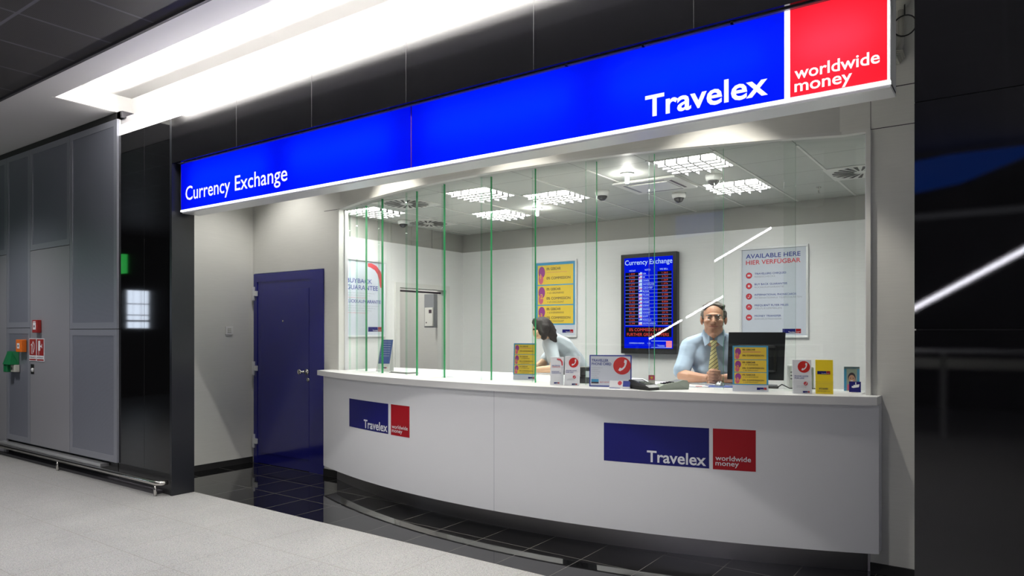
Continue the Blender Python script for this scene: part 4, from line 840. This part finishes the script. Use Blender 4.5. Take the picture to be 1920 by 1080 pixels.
b.add([(-.070, .060, 1.462), (-.04, .105, 1.466), (.04, .105, 1.466), (.070, .060, 1.462), (.084, .060, 1.410), (.045, .125, 1.410), (-.045, .125, 1.410), (-.084, .060, 1.410)], [(0, 1, 6, 7), (1, 2, 5, 6), (2, 3, 4, 5)], 'shirt_blue')
o = b.build('collar', man); md = o.modifiers.new('s', 'SOLIDIFY'); md.thickness = .005
b = MB()
TP = [(1.384, .020, -.052), (1.374, .025, -.066), (1.352, .020, -.068), (1.340, .0155, -.060), (1.28, .024, -.056), (1.22, .031, -.052), (1.16, .036, -.056), (1.10, .038, -.060)]
vs = []
for z, w, y in TP: vs += [(-w, y, z), (0, y - .006, z), (w, y, z), (w * .9, y + .006, z), (-w * .9, y + .006, z)]
fs = [(5 * i + j, 5 * i + (j + 1) % 5, 5 * i + 5 + (j + 1) % 5, 5 * i + 5 + j) for i in range(len(TP) - 1) for j in range(5)]
b.add(vs, [f[::-1] for f in fs], 'tie_cloth', True); tag(b.build('tie', man), 'yellow tie with dark diagonal stripes')
# hair
def hair_post(p):
    n = noise.noise(p * 45) * .007 + noise.noise(p * 110) * .004; return p + (p - Vector((0, .02, hz))).normalized() * n
blob('hair', [('e', (0, .034, hz + .052), (.084, .092, .086)), ('e', (-.074, .014, hz + .026), (.020, .040, .042)), ('e', (.074, .014, hz + .026), (.020, .040, .042)), ('e', (0, .055, hz + .0), (.080, .070, .075)),
              ('c', [((-.06, -.028, hz + .088), .022), ((0, -.040, hz + .104), .016), ((.06, -.028, hz + .088), .022)])], .005, 'hair_grey', man, hair_post, 2, 'short dark greying hair')
for s in (-1, 1):
    e = MB(); bm = bmesh.new(); bmesh.ops.create_uvsphere(bm, u_segments=16, v_segments=10, radius=.0125); e.addbm(bm, 'eye_white', True)
    bm = bmesh.new(); bmesh.ops.create_uvsphere(bm, u_segments=14, v_segments=8, radius=.0068); e.addbm(bm, 'eye_dark', True, Matrix.Translation((0, -.0072, 0))); o = e.build('eye', man); o.location = (s * .033, -.0805, hz + .010); o.scale = (1, 1, .62)
    MB().tube([(s * .015, -.1015, hz + .024), (s * .030, -.1035, hz + .028), (s * .052, -.092, hz + .024)], .0042, 'hair_grey', 8).build('eyebrow', man)
MB().tube([(-.031, -.088, hz - .053), (-.016, -.1005, hz - .056), (0, -.1025, hz - .0565), (.016, -.1005, hz - .056), (.031, -.088, hz - .053)], .0030, 'lip', 8).build('mouth', man)
g = MB()
for s in (-1, 1):
    g.tube([(s * .034 + .024 * math.cos(a), -.114 + .004 * abs(math.cos(a)), hz + .008 + .016 * math.sin(a)) for a in [2 * PI * k / 20 for k in range(21)]], .0010, 'steel', 6)
    g.tube([(s * .058, -.108, hz + .012), (s * .078, -.06, hz + .012), (s * .086, .0, hz + .012)], .0010, 'steel', 6)
g.tube([(-.010, -.114, hz + .012), (0, -.117, hz + .014), (.010, -.114, hz + .012)], .0010, 'steel', 6); g.build('glasses', man)
tr = [('c', [((0, .13, .90), .15), ((0, .14, .80), .16)])]
for s in (-1, 1): tr.append(('c', [((s * .09, .13, .79), .10), ((s * .12, -.12, .75), .072), ((s * .12, -.13, .30), .055), ((s * .12, -.12, .12), .05)])); tr.append(('c', [((s * .12, -.12, .05), .045), ((s * .12, -.23, .04), .038)]))
blob('trousers', tr, .012, 'trousers', man, None, 3)
t = thing('office_stool', 'black stool the man sits on behind the counter', 'stool', (-1.845, 5.215, 0), R_(19.5))
MB().lathe([(.0, .575), (.18, .58), (.19, .60), (.18, .63), (.0, .635)], 'plastic_black', 28).build('seat', t); MB().lathe([(.025, .03), (.025, .575)], 'steel', 16).build('column', t)
for k in range(5): MB().box((0, -.02, .02), (.26, .02, .05), 'plastic_black', T=Matrix.Rotation(2 * PI * k / 5, 4, 'Z')).build('foot', t)

# --- the woman bending to her left. local x = picture right
wo = thing('person', 'dark-haired woman in a pale grey top bending over the counter at the left', 'person', (-3.47, 5.62, 0), R_(33))
# local: camera side is -Y, +X to the right in the picture
wb = [('e', (-.165, -.28, 1.475), (.070, .082, .090), 25, 'Y'), ('e', (-.185, -.335, 1.44), (.050, .046, .058)), ('c', [((-.195, -.385, 1.455), .009), ((-.20, -.392, 1.435), .012)]), ('c', [((-.135, -.24, 1.43), .048), ((-.06, -.16, 1.35), .055)]),
      ('c', [((-.03, -.12, 1.33), .065), ((.10, .02, 1.18), .09), ((.20, .10, 1.0), .11)]),
      ('c', [((-.075, -.24, 1.31), .052), ((-.04, -.33, 1.19), .042), ((-.055, -.40, 1.118), .037)]), ('c', [((-.055, -.40, 1.118), .036), ((-.15, -.42, 1.115), .031), ((-.23, -.43, 1.108), .024)]),
      ('c', [((.02, -.08, 1.31), .05), ((-.12, -.10, 1.18), .042), ((-.20, -.20, 1.12), .036)]), ('c', [((-.20, -.20, 1.12), .034), ((-.25, -.30, 1.115), .03), ((-.28, -.36, 1.108), .024)])]
for s, (hx, hy) in ((1, (-.255, -.435)), (1, (-.30, -.385))):
    wb.append(('e', (hx, hy, 1.100), (.036, .030, .016)))
    for k in range(4): yy = hy - .024 + k * .016; wb.append(('c', [((hx - .02, yy, 1.102), .0085), ((hx - .055, yy - .004, 1.098), .008), ((hx - .082 + abs(k - 1.5) * .006, yy - .006, 1.086), .007)]))
    wb.append(('c', [((hx + .01, hy + .022, 1.102), .010), ((hx - .022, hy + .046, 1.096), .008)]))
blob('body', wb, .0055, 'skin_w', wo, None, 3)
blob('top', [('c', [((-.050, -.165, 1.352), .092), ((.03, -.06, 1.285), .118), ((.12, .02, 1.16), .13), ((.20, .10, 1.0), .145), ((.21, .12, .9), .15)]), ('c', [((-.085, -.21, 1.335), .072), ((-.060, -.285, 1.245), .064), ((-.045, -.325, 1.19), .060)]), ('c', [((.02, -.07, 1.33), .074), ((-.05, -.085, 1.25), .066), ((-.115, -.10, 1.19), .060)])], .009, 'shirt_grey', wo, shirt_post, 5, 'pale grey short-sleeved top')
blob('hair', [('e', (-.145, -.265, 1.495), (.086, .092, .088), 20, 'Y'), ('c', [((-.105, -.26, 1.49), .060), ((-.065, -.25, 1.43), .048), ((-.045, -.25, 1.37), .030)]), ('c', [((-.135, -.33, 1.48), .05), ((-.135, -.355, 1.40), .030)]), ('c', [((-.195, -.345, 1.51), .034), ((-.160, -.382, 1.43), .020)]), ('e', (-.18, -.31, 1.52), (.065, .062, .045), 25, 'Y')], .007, 'hair_black', wo, lambda p: p + Vector((noise.noise(p * 40) * .008, 0, noise.noise(p * 30) * .006)), 2, 'dark shoulder-length hair')
for s in (-1, 1):
    e = MB(); bm = bmesh.new(); bmesh.ops.create_uvsphere(bm, u_segments=12, v_segments=8, radius=.009); e.addbm(bm, 'eye_dark', True); o = e.build('eye', wo); o.location = (-.205 + s * .02, -.373 , 1.463 - s * .003)
MB().tube([(-.212, -.374, 1.408), (-.198, -.380, 1.405), (-.184, -.376, 1.407)], .003, 'lip', 8).build('mouth', wo)
tr = [('c', [((.21, .12, .98), .15), ((.21, .13, .88), .155)])]
for s in (-1, 1): tr.append(('c', [((.21 + s * .08, .12, .85), .09), ((.19 + s * .09, .06, .48), .062), ((.20 + s * .09, .10, .1), .05)])); tr.append(('c', [((.20 + s * .09, .10, .05), .045), ((.18 + s * .09, -.01, .038), .036)]))
blob('trousers', tr, .012, 'trousers', wo, None, 3)
